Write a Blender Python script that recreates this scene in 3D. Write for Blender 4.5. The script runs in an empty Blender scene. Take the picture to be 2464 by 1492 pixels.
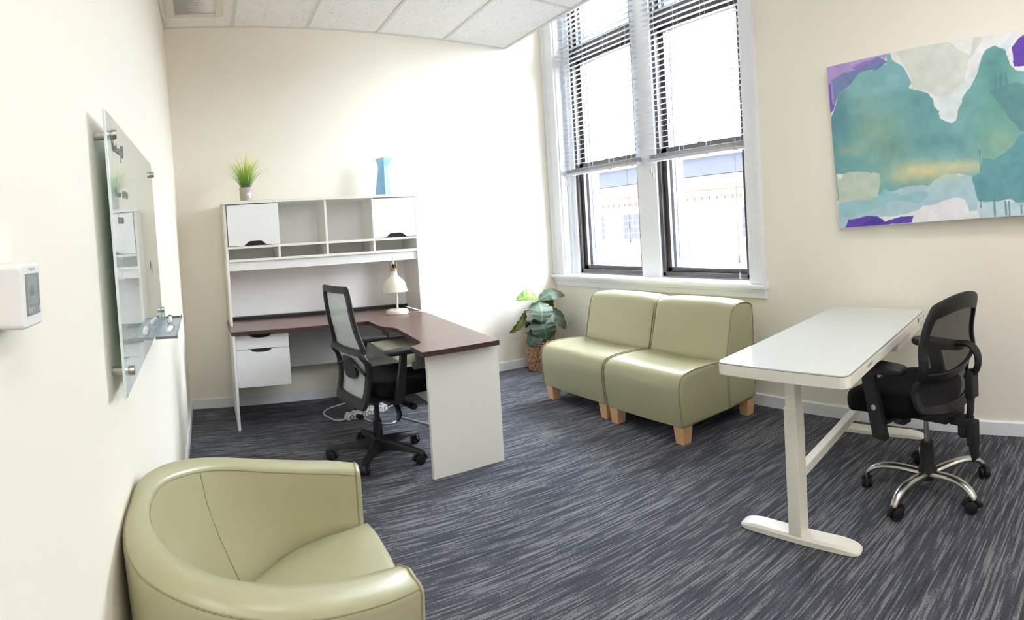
import bpy, bmesh, math, random
import numpy as np
from mathutils import Vector, Matrix, noise

R = math.radians
random.seed(7)
SC = bpy.context.scene
COL = SC.collection

# ------------------------------------------------------------------ camera
FX, FY, Y0 = 1411.549, 1361.016, 589.891          # panorama: pixels per radian / per unit height
cam = bpy.data.cameras.new('camera')
cam_ob = bpy.data.objects.new('camera', cam)
COL.objects.link(cam_ob)
cam.type = 'PANO'
cam.panorama_type = 'CENTRAL_CYLINDRICAL'
cam.central_cylindrical_range_u_min = -1232 / FX
cam.central_cylindrical_range_u_max = 1232 / FX
cam.central_cylindrical_range_v_max = Y0 / FY
cam.central_cylindrical_range_v_min = (Y0 - 1492) / FY
cam.central_cylindrical_radius = 1.0
cam.clip_start, cam.clip_end = 0.02, 200
right = Vector((0.8641567, -0.4999281, -0.0574894))
fwd = Vector((0.4994506, 0.8660255, -0.0234285))
up = Vector((0.0614999, -0.0084672, 0.9980712))
m3 = Matrix((right, up, -fwd)).transposed()
cam_ob.matrix_world = Matrix.Translation((0.21043, -4.75715, 1.32520)) @ m3.to_4x4()
SC.camera = cam_ob

# ------------------------------------------------------------------ world, sun, exposure
SC.view_settings.view_transform = 'Standard'
SC.view_settings.look = 'None'
SC.view_settings.gamma = 1.0
SC.view_settings.use_curve_mapping = False
SC.view_settings.exposure = 0.39
SC.display_settings.display_device = 'sRGB'
SC.cycles.use_denoising = True
SC.cycles.max_bounces = 12
SC.cycles.diffuse_bounces = 8
SC.cycles.glossy_bounces = 4
SC.cycles.transparent_max_bounces = 24
SC.cycles.transmission_bounces = 6
SC.cycles.sample_clamp_indirect = 8
SC.cycles.caustics_reflective = False
SC.cycles.caustics_refractive = False
SKY, FILL = 29.0, 7.0
wd = bpy.data.worlds.new('overcast_sky')
SC.world = wd
wd.use_nodes = True
bg = wd.node_tree.nodes['Background']
bg.inputs[0].default_value = (0.93, 0.965, 1.0, 1)
bg.inputs[1].default_value = SKY

# ------------------------------------------------------------------ helpers
def lin(c):
    return tuple((v / 255 / 12.92) if v / 255 <= 0.04045 else ((v / 255 + 0.055) / 1.055) ** 2.4 for v in c)

MATS = {}
def mat(name, rgb, rough=0.5, metal=0.0, spec=0.5, var=0.04, vscale=12.0, bump=0.0, bscale=200.0, coat=0.0, bdist=0.002):
    """a procedural surface: base colour with slight noise variation and optional fine relief"""
    if name in MATS: return MATS[name]
    m = bpy.data.materials.new(name); m.use_nodes = True
    nt = m.node_tree; p = nt.nodes['Principled BSDF']
    p.inputs['Roughness'].default_value = rough
    p.inputs['Metallic'].default_value = metal
    p.inputs['Specular IOR Level'].default_value = spec
    p.inputs['Coat Weight'].default_value = coat
    c = lin(rgb)
    tc = nt.nodes.new('ShaderNodeTexCoord')
    if var > 0:
        n = nt.nodes.new('ShaderNodeTexNoise'); n.inputs['Scale'].default_value = vscale; n.inputs['Detail'].default_value = 4
        nt.links.new(tc.outputs['Object'], n.inputs['Vector'])
        mx = nt.nodes.new('ShaderNodeMix'); mx.data_type = 'RGBA'
        mx.inputs[6].default_value = (*[v * (1 - var) for v in c], 1)
        mx.inputs[7].default_value = (*[min(1, v * (1 + var)) for v in c], 1)
        nt.links.new(n.outputs['Fac'], mx.inputs[0]); nt.links.new(mx.outputs[2], p.inputs['Base Color'])
    else:
        p.inputs['Base Color'].default_value = (*c, 1)
    if bump > 0:
        n2 = nt.nodes.new('ShaderNodeTexNoise'); n2.inputs['Scale'].default_value = bscale; n2.inputs['Detail'].default_value = 3
        nt.links.new(tc.outputs['Object'], n2.inputs['Vector'])
        b = nt.nodes.new('ShaderNodeBump'); b.inputs['Strength'].default_value = bump; b.inputs['Distance'].default_value = bdist
        nt.links.new(n2.outputs['Fac'], b.inputs['Height']); nt.links.new(b.outputs['Normal'], p.inputs['Normal'])
    MATS[name] = m
    return m

def see_through(name, rgb, tint=(255, 255, 255), opacity=0.5, rough=0.5, fresnel=False, stripes=None):
    """thin glass or open mesh: transparent mixed with a surface"""
    if name in MATS: return MATS[name]
    m = bpy.data.materials.new(name); m.use_nodes = True
    nt = m.node_tree; p = nt.nodes['Principled BSDF']; out = nt.nodes['Material Output']
    p.inputs['Base Color'].default_value = (*lin(rgb), 1); p.inputs['Roughness'].default_value = rough
    t = nt.nodes.new('ShaderNodeBsdfTransparent'); t.inputs[0].default_value = (*lin(tint), 1)
    mix = nt.nodes.new('ShaderNodeMixShader')
    if fresnel:
        g = nt.nodes.new('ShaderNodeBsdfGlossy'); g.inputs['Roughness'].default_value = rough
        lw = nt.nodes.new('ShaderNodeLayerWeight'); lw.inputs[0].default_value = 0.5
        pw = nt.nodes.new('ShaderNodeMath'); pw.operation = 'POWER'; pw.inputs[1].default_value = 5.0; nt.links.new(lw.outputs['Facing'], pw.inputs[0])
        f = nt.nodes.new('ShaderNodeMath'); f.operation = 'MULTIPLY_ADD'; f.inputs[1].default_value = 0.45; f.inputs[2].default_value = 0.03; nt.links.new(pw.outputs[0], f.inputs[0])
        nt.links.new(f.outputs[0], mix.inputs[0]); nt.links.new(t.outputs[0], mix.inputs[1]); nt.links.new(g.outputs[0], mix.inputs[2])
    else:
        nt.links.new(t.outputs[0], mix.inputs[1]); nt.links.new(p.outputs[0], mix.inputs[2])
        mix.inputs[0].default_value = opacity
        if stripes:
            tc = nt.nodes.new('ShaderNodeTexCoord'); w = nt.nodes.new('ShaderNodeTexWave')
            w.bands_direction = stripes[0]; w.inputs['Scale'].default_value = stripes[1]; w.inputs['Distortion'].default_value = 0.3
            nt.links.new(tc.outputs['Object'], w.inputs['Vector'])
            mr = nt.nodes.new('ShaderNodeMapRange'); mr.inputs['From Min'].default_value = 0.35; mr.inputs['From Max'].default_value = 0.65
            mr.inputs['To Min'].default_value = stripes[2]; mr.inputs['To Max'].default_value = stripes[3]
            nt.links.new(w.outputs['Fac'], mr.inputs[0]); nt.links.new(mr.outputs[0], mix.inputs[0])
    nt.links.new(mix.outputs[0], out.inputs['Surface'])
    MATS[name] = m
    return m

def emit(name, rgb, strength):
    m = bpy.data.materials.new(name); m.use_nodes = True; nt = m.node_tree
    p = nt.nodes['Principled BSDF']; p.inputs['Emission Color'].default_value = (*lin(rgb), 1); p.inputs['Emission Strength'].default_value = strength
    p.inputs['Base Color'].default_value = (*lin(rgb), 1)
    MATS[name] = m
    return m

class MB:
    """collects shapes; build() links them as ONE mesh object"""
    def __init__(s): s.v = []; s.f = []; s.wn = False
    def add(s, verts, faces, M=None):
        k = len(s.v)
        s.v += [tuple(M @ Vector(p)) if M else tuple(p) for p in verts]
        s.f += [tuple(i + k for i in f) for f in faces]
        return s
    def bm(s, b, M=None):
        b.verts.ensure_lookup_table(); b.verts.index_update()
        s.add([v.co[:] for v in b.verts], [[v.index for v in f.verts] for f in b.faces], M); b.free(); return s
    def box(s, a, b, bev=0.0, seg=2, M=None):
        a2 = [min(x, y) for x, y in zip(a, b)]; b2 = [max(x, y) for x, y in zip(a, b)]
        m = bmesh.new(); bmesh.ops.create_cube(m, size=1)
        for v in m.verts: v.co = Vector([(a2[i] + b2[i]) / 2 + v.co[i] * (b2[i] - a2[i]) for i in range(3)])
        if bev > 0: bmesh.ops.bevel(m, geom=list(m.edges), offset=bev, segments=seg, profile=0.5, affect='EDGES'); s.wn = True
        return s.bm(m, M)
    def prism(s, poly, axis, lo, hi, bev=0.0, seg=2, M=None):
        """polygon extruded along an axis ('x': (y,z), 'y': (x,z), 'z': (x,y))"""
        def P(p, h): return {'x': (h, p[0], p[1]), 'y': (p[0], h, p[1]), 'z': (p[0], p[1], h)}[axis]
        m = bmesh.new(); lo_v = [m.verts.new(P(p, lo)) for p in poly]; hi_v = [m.verts.new(P(p, hi)) for p in poly]
        n = len(poly); fl = m.faces.new(lo_v); fh = m.faces.new(hi_v[::-1])
        for i in range(n): m.faces.new((lo_v[i], hi_v[i], hi_v[(i + 1) % n], lo_v[(i + 1) % n]))
        bmesh.ops.recalc_face_normals(m, faces=m.faces)
        if bev > 0:
            s.wn = True; es = list(set(list(fl.edges) + list(fh.edges)))
            bmesh.ops.bevel(m, geom=es, offset=bev, segments=seg, profile=0.5, affect='EDGES')
        return s.bm(m, M)
    def tube(s, path, r, n=8, closed=False, M=None, flat=1.0):
        path = [Vector(p) for p in path]; k = len(path); rr = r if isinstance(r, (list, tuple)) else [r] * k
        rings = []; prev = None
        for i, p in enumerate(path):
            if closed: t = (path[(i + 1) % k] - path[i - 1])
            else: t = path[min(i + 1, k - 1)] - path[max(i - 1, 0)]
            t.normalize()
            if prev is None:
                a = Vector((0, 0, 1)) if abs(t.z) < 0.9 else Vector((1, 0, 0))
                u = t.cross(a).normalized()
            else:
                u = (prev - t * prev.dot(t)).normalized()
            prev = u; w = t.cross(u)
            rings.append([p + (u * math.cos(2 * math.pi * j / n) + w * math.sin(2 * math.pi * j / n) * flat) * rr[i] for j in range(n)])
        return s.loft(rings, closed=closed, M=M)
    def loft(s, rings, closed=False, caps=True, M=None):
        n = len(rings[0]); k = len(rings); v = [p for r_ in rings for p in r_]; f = []
        for i in range(k if closed else k - 1):
            for j in range(n):
                a, b = i * n + j, i * n + (j + 1) % n
                c, d = ((i + 1) % k) * n + (j + 1) % n, ((i + 1) % k) * n + j
                f.append((a, b, c, d))
        if caps and not closed:
            f.append(tuple(range(n))[::-1]); f.append(tuple((k - 1) * n + j for j in range(n)))
        return s.add(v, f, M)
    def lathe(s, prof, n=24, c=(0, 0, 0), M=None, caps=True):
        rings = [[(c[0] + r * math.cos(2 * math.pi * j / n), c[1] + r * math.sin(2 * math.pi * j / n), c[2] + z) for j in range(n)] for r, z in prof]
        return s.loft(rings, caps=caps, M=M)
    def cyl(s, p0, p1, r0, r1=None, n=16, M=None):
        return s.tube([p0, p1], [r0, r1 if r1 is not None else r0], n, M=M)
    def grid(s, fn, nu, nv, M=None, wrap=False):
        v = [fn(i / nu, j / nv) for j in range(nv + 1) for i in range(nu + 1)]; f = []
        for j in range(nv):
            for i in range(nu):
                a = j * (nu + 1) + i; f.append((a, a + 1, a + nu + 2, a + nu + 1))
        return s.add(v, f, M)
    def build(s, name, m, parent=None, world=False, angle=38, recalc=True, label=None):
        me = bpy.data.meshes.new(name)
        vs = s.v
        if world and parent is not None:
            inv = (Matrix.Translation(parent.location) @ parent.rotation_euler.to_matrix().to_4x4()).inverted() if parent.parent is None else None
            if inv is None:
                pp = parent.parent
                inv = (Matrix.Translation(pp.location) @ pp.rotation_euler.to_matrix().to_4x4()).inverted()
            vs = [tuple(inv @ Vector(p)) for p in vs]
        me.from_pydata(vs, [], s.f); me.validate()
        if recalc:
            b = bmesh.new(); b.from_mesh(me); bmesh.ops.recalc_face_normals(b, faces=b.faces); b.to_mesh(me); b.free()
        me.polygons.foreach_set('use_smooth', [True] * len(me.polygons))
        me.set_sharp_from_angle(angle=R(angle))
        me.materials.append(m)
        o = bpy.data.objects.new(name, me); COL.objects.link(o)
        if parent is not None: o.parent = parent
        if s.wn:
            w = o.modifiers.new('weighted_normals', 'WEIGHTED_NORMAL'); w.keep_sharp = True; w.weight = 90
        if label: o['label'] = label
        return o

def thing(name, label, cat, loc=(0, 0, 0), rotz=0.0, group=None):
    o = bpy.data.objects.new(name, None); o.empty_display_size = 0.1; COL.objects.link(o)
    o.location = loc; o.rotation_euler = (0, 0, rotz); o['label'] = label; o['category'] = cat
    if group: o['group'] = group
    return o
def tag(o, label, cat, group=None):
    o['label'] = label; o['category'] = cat
    if group: o['group'] = group
    return o
def struct(name, mb, m, **k):
    o = mb.build(name, m, **k); o['kind'] = 'structure'; return o
def copy_tree(o, parent=None, loc=None):
    c = o.copy(); COL.objects.link(c)
    if parent is not None: c.parent = parent
    if loc is not None: c.location = loc
    for ch in list(o.children):
        d = ch.copy(); COL.objects.link(d); d.parent = c
        for g in list(ch.children):
            e = g.copy(); COL.objects.link(e); e.parent = d
    return c

def rrect(w, h, r, k=5, cx=0, cy=0):
    """rounded rectangle outline, counter-clockwise"""
    pts = []
    for sx, sy, a0 in ((1, -1, -90), (1, 1, 0), (-1, 1, 90), (-1, -1, 180)):
        for i in range(k + 1):
            a = R(a0 + 90 * i / k)
            pts.append((cx + sx * (w / 2 - r) + r * math.cos(a), cy + sy * (h / 2 - r) + r * math.sin(a)))
    return pts
def smooth_path(pts, n=8, closed=False):
    """Catmull-Rom through points"""
    P = [Vector(p) for p in pts]; k = len(P); out = []
    for i in range(k if closed else k - 1):
        p0 = P[i - 1] if (closed or i > 0) else P[0] * 2 - P[1]
        p1 = P[i]; p2 = P[(i + 1) % k]
        p3 = P[(i + 2) % k] if (closed or i + 2 < k) else P[-1] * 2 - P[-2]
        for j in range(n):
            t = j / n
            out.append(0.5 * ((2 * p1) + (p2 - p0) * t + (2 * p0 - 5 * p1 + 4 * p2 - p3) * t * t + (3 * p1 - p0 - 3 * p2 + p3) * t ** 3))
    if not closed: out.append(P[-1])
    return out
def resample(pts, n):
    P = [Vector(p) for p in pts]; L = [0]
    for a, b in zip(P, P[1:]): L.append(L[-1] + (b - a).length)
    out = []; j = 0
    for i in range(n):
        d = L[-1] * i / (n - 1)
        while j < len(P) - 2 and L[j + 1] < d: j += 1
        t = (d - L[j]) / max(1e-9, L[j + 1] - L[j]); out.append(P[j].lerp(P[j + 1], min(1, t)))
    return out

# ------------------------------------------------------------------ materials
WALL = mat('wall_paint', (246, 241, 230), 0.6, var=0.012, vscale=3, bump=0.08, bscale=350, bdist=0.001)
WHITE_TRIM = mat('trim_paint', (242, 245, 251), 0.35, var=0.01, vscale=6)
TEE = mat('tee_bar_metal', (222, 220, 214), 0.45, var=0.02)
DARKFRAME = mat('dark_window_metal', (52, 46, 46), 0.45, var=0.06, vscale=20)
EXTTRIM = mat('outside_trim_paint', (205, 214, 230), 0.6, var=0.03)
LAMINATE = mat('white_laminate', (248, 249, 252), 0.4, var=0.012, vscale=5)
LAMEDGE = mat('white_edge_band', (244, 243, 238), 0.45, var=0.015, vscale=8)
BLACK = mat('black_plastic', (15, 15, 18), 0.5, var=0.12, vscale=30, bump=0.1, bscale=500, bdist=0.0005)
BLACKFAB = mat('black_fabric', (11, 11, 14), 0.9, var=0.2, vscale=80, bump=0.3, bscale=900, bdist=0.001, spec=0.2)
CHROME = mat('brushed_metal', (190, 188, 184), 0.28, metal=1.0, var=0.04, vscale=40)
BRASS = mat('brass', (180, 156, 118), 0.3, metal=1.0, var=0.05, vscale=40)
POWDER = mat('white_powder_coat', (246, 243, 234), 0.4, var=0.012, vscale=6)
PLASTICW = mat('white_plastic', (236, 236, 236), 0.4, var=0.01)
MAPLE = mat('maple_wood', (214, 172, 128), 0.45, var=0.10, vscale=25)

def leather():
    m = mat('sage_leather', (170, 167, 134), 0.34, var=0.035, vscale=5, bump=0.12, bscale=420, bdist=0.0012, coat=0.35)
    m.node_tree.nodes['Principled BSDF'].inputs['Coat Roughness'].default_value = 0.24
    return m
LEATHER = leather()
PIPING = mat('dark_piping', (138, 134, 104), 0.5, var=0.05)
SEAM = mat('seam_thread', (138, 133, 100), 0.6, var=0.05)

def wood_mat():
    m = bpy.data.materials.new('dark_wood_laminate'); m.use_nodes = True; nt = m.node_tree; p = nt.nodes['Principled BSDF']
    tc = nt.nodes.new('ShaderNodeTexCoord'); mp = nt.nodes.new('ShaderNodeMapping'); mp.inputs['Scale'].default_value = (3, 40, 40)
    n = nt.nodes.new('ShaderNodeTexNoise'); n.inputs['Scale'].default_value = 2.2; n.inputs['Detail'].default_value = 6; n.inputs['Distortion'].default_value = 0.6
    cr = nt.nodes.new('ShaderNodeValToRGB'); cr.color_ramp.elements[0].color = (*lin((98, 76, 70)), 1); cr.color_ramp.elements[1].color = (*lin((132, 106, 99)), 1)
    cr.color_ramp.elements[0].position = 0.3; cr.color_ramp.elements[1].position = 0.7
    nt.links.new(tc.outputs['Object'], mp.inputs[0]); nt.links.new(mp.outputs[0], n.inputs['Vector']); nt.links.new(n.outputs['Fac'], cr.inputs[0])
    nt.links.new(cr.outputs[0], p.inputs['Base Color']); p.inputs['Roughness'].default_value = 0.28; p.inputs['Specular IOR Level'].default_value = 0.85
    return m
WOOD = wood_mat()

def carpet_mat():
    m = bpy.data.materials.new('striped_carpet'); m.use_nodes = True; nt = m.node_tree; p = nt.nodes['Principled BSDF']
    N = nt.nodes.new; L = nt.links.new
    tc = N('ShaderNodeTexCoord')
    def nz(scale, sc, det, rough=0.5):
        mp = N('ShaderNodeMapping'); mp.inputs['Scale'].default_value = scale; L(tc.outputs['Object'], mp.inputs[0])
        n = N('ShaderNodeTexNoise'); n.inputs['Scale'].default_value = sc; n.inputs['Detail'].default_value = det; n.inputs['Roughness'].default_value = rough
        L(mp.outputs[0], n.inputs['Vector']); return n.outputs['Fac']
    sp = N('ShaderNodeSeparateXYZ'); L(tc.outputs['Object'], sp.inputs[0])
    def M(op, a_, b_=None, c_=None):
        n = N('ShaderNodeMath'); n.operation = op
        for k_, v_ in enumerate((a_, b_, c_)):
            if v_ is None: continue
            if isinstance(v_, (int, float)): n.inputs[k_].default_value = v_
            else: L(v_, n.inputs[k_])
        return n.outputs[0]
    grain = nz((1, 1, 1), 190, 3, 0.7)
    wob = M('MULTIPLY_ADD', grain, 0.006, sp.outputs[1])                    # rough edges between yarn rows
    row = M('FLOOR', M('MULTIPLY', wob, 155.0))
    cx_ = N('ShaderNodeCombineXYZ'); L(M('MULTIPLY', sp.outputs[0], 3.3), cx_.inputs[0]); L(M('MULTIPLY', row, 0.66), cx_.inputs[1])
    yn = N('ShaderNodeTexNoise'); yn.inputs['Scale'].default_value = 1.0; yn.inputs['Detail'].default_value = 3; yn.inputs['Roughness'].default_value = 0.6; L(cx_.outputs[0], yn.inputs['Vector'])
    patch = nz((0.9, 2.4, 1), 1.6, 2)
    v1 = M('MULTIPLY_ADD', patch, 0.22, yn.outputs['Fac'])
    v2 = M('MULTIPLY_ADD', grain, 0.28, v1)
    mr = N('ShaderNodeMapRange'); mr.inputs['From Min'].default_value = 0.50; mr.inputs['From Max'].default_value = 1.02; L(v2, mr.inputs[0])
    cr = N('ShaderNodeValToRGB'); e = cr.color_ramp.elements
    e[0].position = 0.0; e[0].color = (*lin((50, 51, 58)), 1); e[1].position = 1.0; e[1].color = (*lin((140, 141, 145)), 1)
    for pos, col in ((0.40, (73, 75, 83)), (0.52, (82, 84, 92)), (0.60, (114, 115, 121)), (0.78, (127, 128, 133))):
        k = e.new(pos); k.color = (*lin(col), 1)
    L(mr.outputs[0], cr.inputs[0])
    pile = grain
    gr_ = N('ShaderNodeMapRange'); gr_.inputs['From Min'].default_value = 0.3; gr_.inputs['From Max'].default_value = 0.7; gr_.inputs['To Min'].default_value = 0.58; gr_.inputs['To Max'].default_value = 1.36; L(grain, gr_.inputs[0])
    sc_ = N('ShaderNodeVectorMath'); sc_.operation = 'SCALE'; L(cr.outputs[0], sc_.inputs[0]); L(gr_.outputs[0], sc_.inputs['Scale'])
    L(sc_.outputs[0], p.inputs['Base Color'])
    p.inputs['Roughness'].default_value = 0.95; p.inputs['Specular IOR Level'].default_value = 0.1
    bp = N('ShaderNodeBump'); bp.inputs['Strength'].default_value = 0.5; bp.inputs['Distance'].default_value = 0.004
    L(pile, bp.inputs['Height']); L(bp.outputs['Normal'], p.inputs['Normal'])
    return m
CARPET = carpet_mat()

def tile_mat():
    m = bpy.data.materials.new('acoustic_tile'); m.use_nodes = True; nt = m.node_tree; p = nt.nodes['Principled BSDF']
    N = nt.nodes.new; L = nt.links.new
    tc = N('ShaderNodeTexCoord'); mp = N('ShaderNodeMapping'); mp.inputs['Scale'].default_value = (1.6, 1, 1); L(tc.outputs['Object'], mp.inputs[0])
    n = N('ShaderNodeTexNoise'); n.inputs['Scale'].default_value = 95; n.inputs['Detail'].default_value = 2.5; L(mp.outputs[0], n.inputs['Vector'])
    n2 = N('ShaderNodeTexNoise'); n2.inputs['Scale'].default_value = 10; L(tc.outputs['Object'], n2.inputs['Vector'])
    a = N('ShaderNodeMath'); a.operation = 'MULTIPLY_ADD'; a.inputs[1].default_value = 0.12; L(n2.outputs['Fac'], a.inputs[0]); L(n.outputs['Fac'], a.inputs[2])
    cr = N('ShaderNodeValToRGB'); e = cr.color_ramp.elements
    e[0].position = 0.37; e[0].color = (*lin((176, 166, 160)), 1); e[1].position = 0.44; e[1].color = (*lin((250, 248, 247)), 1)
    L(a.outputs[0], cr.inputs[0]); L(cr.outputs[0], p.inputs['Base Color']); p.inputs['Roughness'].default_value = 0.9
    bp = N('ShaderNodeBump'); bp.inputs['Strength'].default_value = 0.6; bp.inputs['Distance'].default_value = 0.003
    L(cr.outputs[0], bp.inputs['Height']); L(bp.outputs['Normal'], p.inputs['Normal'])
    return m
TILE = tile_mat()

# ------------------------------------------------------------------ the room
W = 3.432                     # window wall (right wall) at x = W, back wall at y = 0
YF = -7.0
HX = lambda x: 3.207 - 0.039 * x
CE = 3.004                    # free edge of the hung ceiling
struct('floor', MB().box((-0.12, YF - 0.12, -0.1), (W + 0.3, 0.12, 0.0)), CARPET)
struct('wall_back', MB().box((-0.12, 0, -0.1), (W + 0.3, 0.12, 4.0)), WALL)
WX = lambda z: 0.020 - 0.010 * z        # the left wall leans very slightly
struct('wall_left', MB().loft([[(WX(0), y, 0), (WX(4), y, 4.0), (-0.2, y, 4.0), (-0.2, y, 0)] for y in (YF, 0.0)]), WALL)
struct('wall_front', MB().box((-0.12, YF - 0.12, -0.1), (W + 0.3, YF, 4.0)), WALL)
OY0, OY1, OZ0, OZ1 = -2.35, -0.17, 0.86, 3.6
mb = MB()
mb.box((W, YF, -0.1), (W + 0.3, OY0, 4.0)); mb.box((W, OY1, -0.1), (W + 0.3, 0.0, 4.0))
mb.box((W, OY0, -0.1), (W + 0.3, OY1, OZ0)); mb.box((W, OY0, OZ1), (W + 0.3, OY1, 4.0))
struct('wall_right', mb, WALL)

# baseboards
def bb(poly, axis, lo, hi): return MB().prism(poly, axis, lo, hi)
prof = lambda s, o: [(o, 0), (o, 0.083), (o + s * 0.006, 0.083), (o + s * 0.014, 0.077), (o + s * 0.015, 0)]
struct('baseboard_back', bb(prof(-1, 0), 'x', 0.03, W), WHITE_TRIM)
struct('baseboard_left', bb(prof(1, 0.019), 'y', YF, -0.015), WHITE_TRIM)
struct('baseboard_right', bb(prof(-1, W), 'y', YF, -0.015), WHITE_TRIM)

# hung ceiling: deck above, tiles and tee bars as parts
mb = MB()
mb.box((-0.1, YF, 3.30), (CE - 0.02, 0, 3.34)); mb.box((CE - 0.03, YF, HX(CE) + 0.02), (CE - 0.005, 0, 4.0)); mb.box((CE - 0.1, YF - 0.1, 4.0), (W + 0.3, 0.12, 4.08))
ceiling = struct('ceiling', mb, WALL)
xs = [0.0, 0.551, 1.161, 1.771, 2.381, CE]
ys = [0.0, -1.07, -2.29, -3.51, -4.73, -5.95, YF]
FILLS = {(3, 3), (1, 4), (1, 5), (3, 5)}
sh = lambda m_: setattr(m_, 'v', [(x, y, z + HX(x)) for x, y, z in m_.v])
for i in range(5):
    for j in range(6):
        if (i, j) in FILLS: continue
        t = MB().box((xs[i] + 0.004, ys[j + 1] + 0.004, 0.008), (xs[i + 1] - 0.004, ys[j] - 0.004, 0.022)); sh(t)
        t.build('ceiling_tile', TILE, ceiling)
for i in range(1, 5):
    t = MB().box((xs[i] - 0.012, YF, 0.0), (xs[i] + 0.012, 0, 0.012)); t.box((xs[i] - 0.002, YF, 0.012), (xs[i] + 0.002, 0, 0.035)); sh(t); t.build('tee_bar', TEE, ceiling)
for j in range(1, 6):
    for i in range(5):
        t = MB().box((xs[i] + 0.012, ys[j] - 0.012, 0.001), (xs[i + 1] - 0.012, ys[j] + 0.012, 0.012)); sh(t); t.build('cross_tee', TEE, ceiling)
t = MB().box((0.0, -0.018, -0.001), (CE, 0.0, 0.018)); sh(t); t.build('wall_angle', TEE, ceiling)
t = MB().box((-0.01, YF, -0.001), (0.018, -0.018, 0.018)); sh(t); t.build('wall_angle', TEE, ceiling)
t = MB().box((CE - 0.02, YF, -0.004), (CE, -0.018, 0.04)); sh(t); t.build('edge_channel', TEE, ceiling)

# unseen glowing panels added to the ceiling to fill the room with light
DIFF = emit('fill_glow', (252, 252, 255), FILL)
for i, j in sorted(FILLS):
    cx, cy = (xs[i] + xs[i + 1]) / 2, (ys[j] + ys[j + 1]) / 2
    f = MB()
    for a, b in (((-0.3, -0.6), (-0.27, 0.6)), ((0.27, -0.6), (0.3, 0.6)), ((-0.27, -0.6), (0.27, -0.57)), ((-0.27, 0.57), (0.27, 0.6))):
        f.box((a[0], a[1], 0.0), (b[0], b[1], 0.03))
    t = f.build('fill_light', TEE, ceiling); t.location = (cx, cy, HX(cx))
    MB().box((-0.27, -0.57, 0.014), (0.27, 0.57, 0.018)).build('fill_panel', DIFF, t)

# air vent in the first tile
vc = (0.25, -0.44)
vent = thing('air_vent', 'square white ceiling air vent with fine grey louvres in corner tile', 'vent', (vc[0], vc[1], HX(vc[0])))
f = MB(); A, B = 0.215, 0.155
for a, b in (((-A, -A), (-B, A)), ((B, -A), (A, A)), ((-B, -A), (B, -B)), ((-B, B), (B, A))): f.box((a[0], a[1], -0.004), (b[0], b[1], 0.006), 0.002)
f.v = [(x, y, z - 0.039 * x) for x, y, z in f.v]
f.build('frame', mat('vent_paint', (226, 222, 212), 0.5), vent)
MB().box((-B, -B, 0.03), (B, B, 0.034)).build('backing', mat('vent_backing', (120, 120, 118), 0.7), vent)
SL = mat('vent_louvre', (188, 186, 182), 0.5)
me = None
for k in range(16):
    y = -B + 0.010 + k * (2 * B - 0.02) / 15
    o = MB().box((-B, -0.001, -0.009), (B, 0.001, 0.009), M=Matrix.Rotation(R(35), 4, 'X')).build('louvre', SL, vent) if me is None else bpy.data.objects.new('louvre', me)
    if me is None: me = o.data
    else: COL.objects.link(o); o.parent = vent
    o.location = (0, y, 0.012)

# ------------------------------------------------------------------ window: trim, two units, blinds
def casing(y0, y1, outer_first):
    m_ = MB(); w = y1 - y0
    m_.box((W - 0.018, y0, 0.875), (W, y1, OZ1 + 0.1), 0.002)
    yo = (y0, y0 + 0.032) if outer_first else (y1 - 0.032, y1)
    m_.box((W - 0.034, yo[0], 0.875), (W - 0.018, yo[1], OZ1 + 0.1), 0.004)
    yb = (yo[1], yo[1] + 0.014) if outer_first else (yo[0] - 0.014, yo[0])
    m_.box((W - 0.026, yb[0], 0.875), (W - 0.018, yb[1], OZ1 + 0.1), 0.003)
    yi = (y1 - 0.016, y1) if outer_first else (y0, y0 + 0.016)
    m_.box((W - 0.024, yi[0], 0.875), (W - 0.018, yi[1], OZ1 + 0.1), 0.003)
    return m_
struct('trim_1', casing(OY1, -0.004, False), WHITE_TRIM)
struct('trim_2', casing(-2.468, OY0, True), WHITE_TRIM)
XF = W + 0.10                                    # plane of the window units
MY0, MY1 = -1.385, -1.16                          # mullion between them
m_ = MB(); m_.box((XF - 0.02, MY0, 0.87), (W + 0.3, MY1, OZ1), 0.003)
struct('trim_3', m_, WHITE_TRIM)
m_ = MB(); m_.prism([(W - 0.058, 0.842), (W - 0.062, 0.852), (W - 0.062, 0.862), (W - 0.056, 0.872), (W, 0.874), (XF + 0.03, 0.885), (XF + 0.03, 0.842)], 'y', -2.492, -0.003)
struct('trim_4', m_, WHITE_TRIM)
m_ = MB(); m_.box((W - 0.022, -2.478, 0.772), (W, -0.004, 0.842), 0.002); m_.box((W - 0.034, -2.478, 0.815), (W - 0.02, -0.004, 0.842), 0.005)
struct('trim_5', m_, WHITE_TRIM)
m_ = MB()     # jamb linings and stops of the recess
m_.box((W, OY1 - 0.012, 0.87), (W + 0.3, OY1, OZ1)); m_.box((W, OY0, 0.87), (W + 0.3, OY0 + 0.012, OZ1)); m_.box((W, OY0, OZ1 - 0.015), (W + 0.3, OY1, OZ1))
m_.box((XF - 0.015, OY1 - 0.115, 0.87), (W + 0.24, OY1 - 0.012, OZ1), 0.003); m_.box((XF - 0.03, OY1 - 0.06, 0.87), (XF - 0.01, OY1 - 0.012, OZ1), 0.004)
m_.box((XF - 0.015, OY0 + 0.012, 0.87), (W + 0.24, OY0 + 0.085, OZ1), 0.003)
m_.box((XF + 0.02, OY0, 0.85), (W + 0.34, OY1, 0.893))
struct('trim_6', m_, WHITE_TRIM)
GLASS = see_through('window_glass', (255, 255, 255), (250, 253, 255), rough=0.02, fresnel=True)
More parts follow.
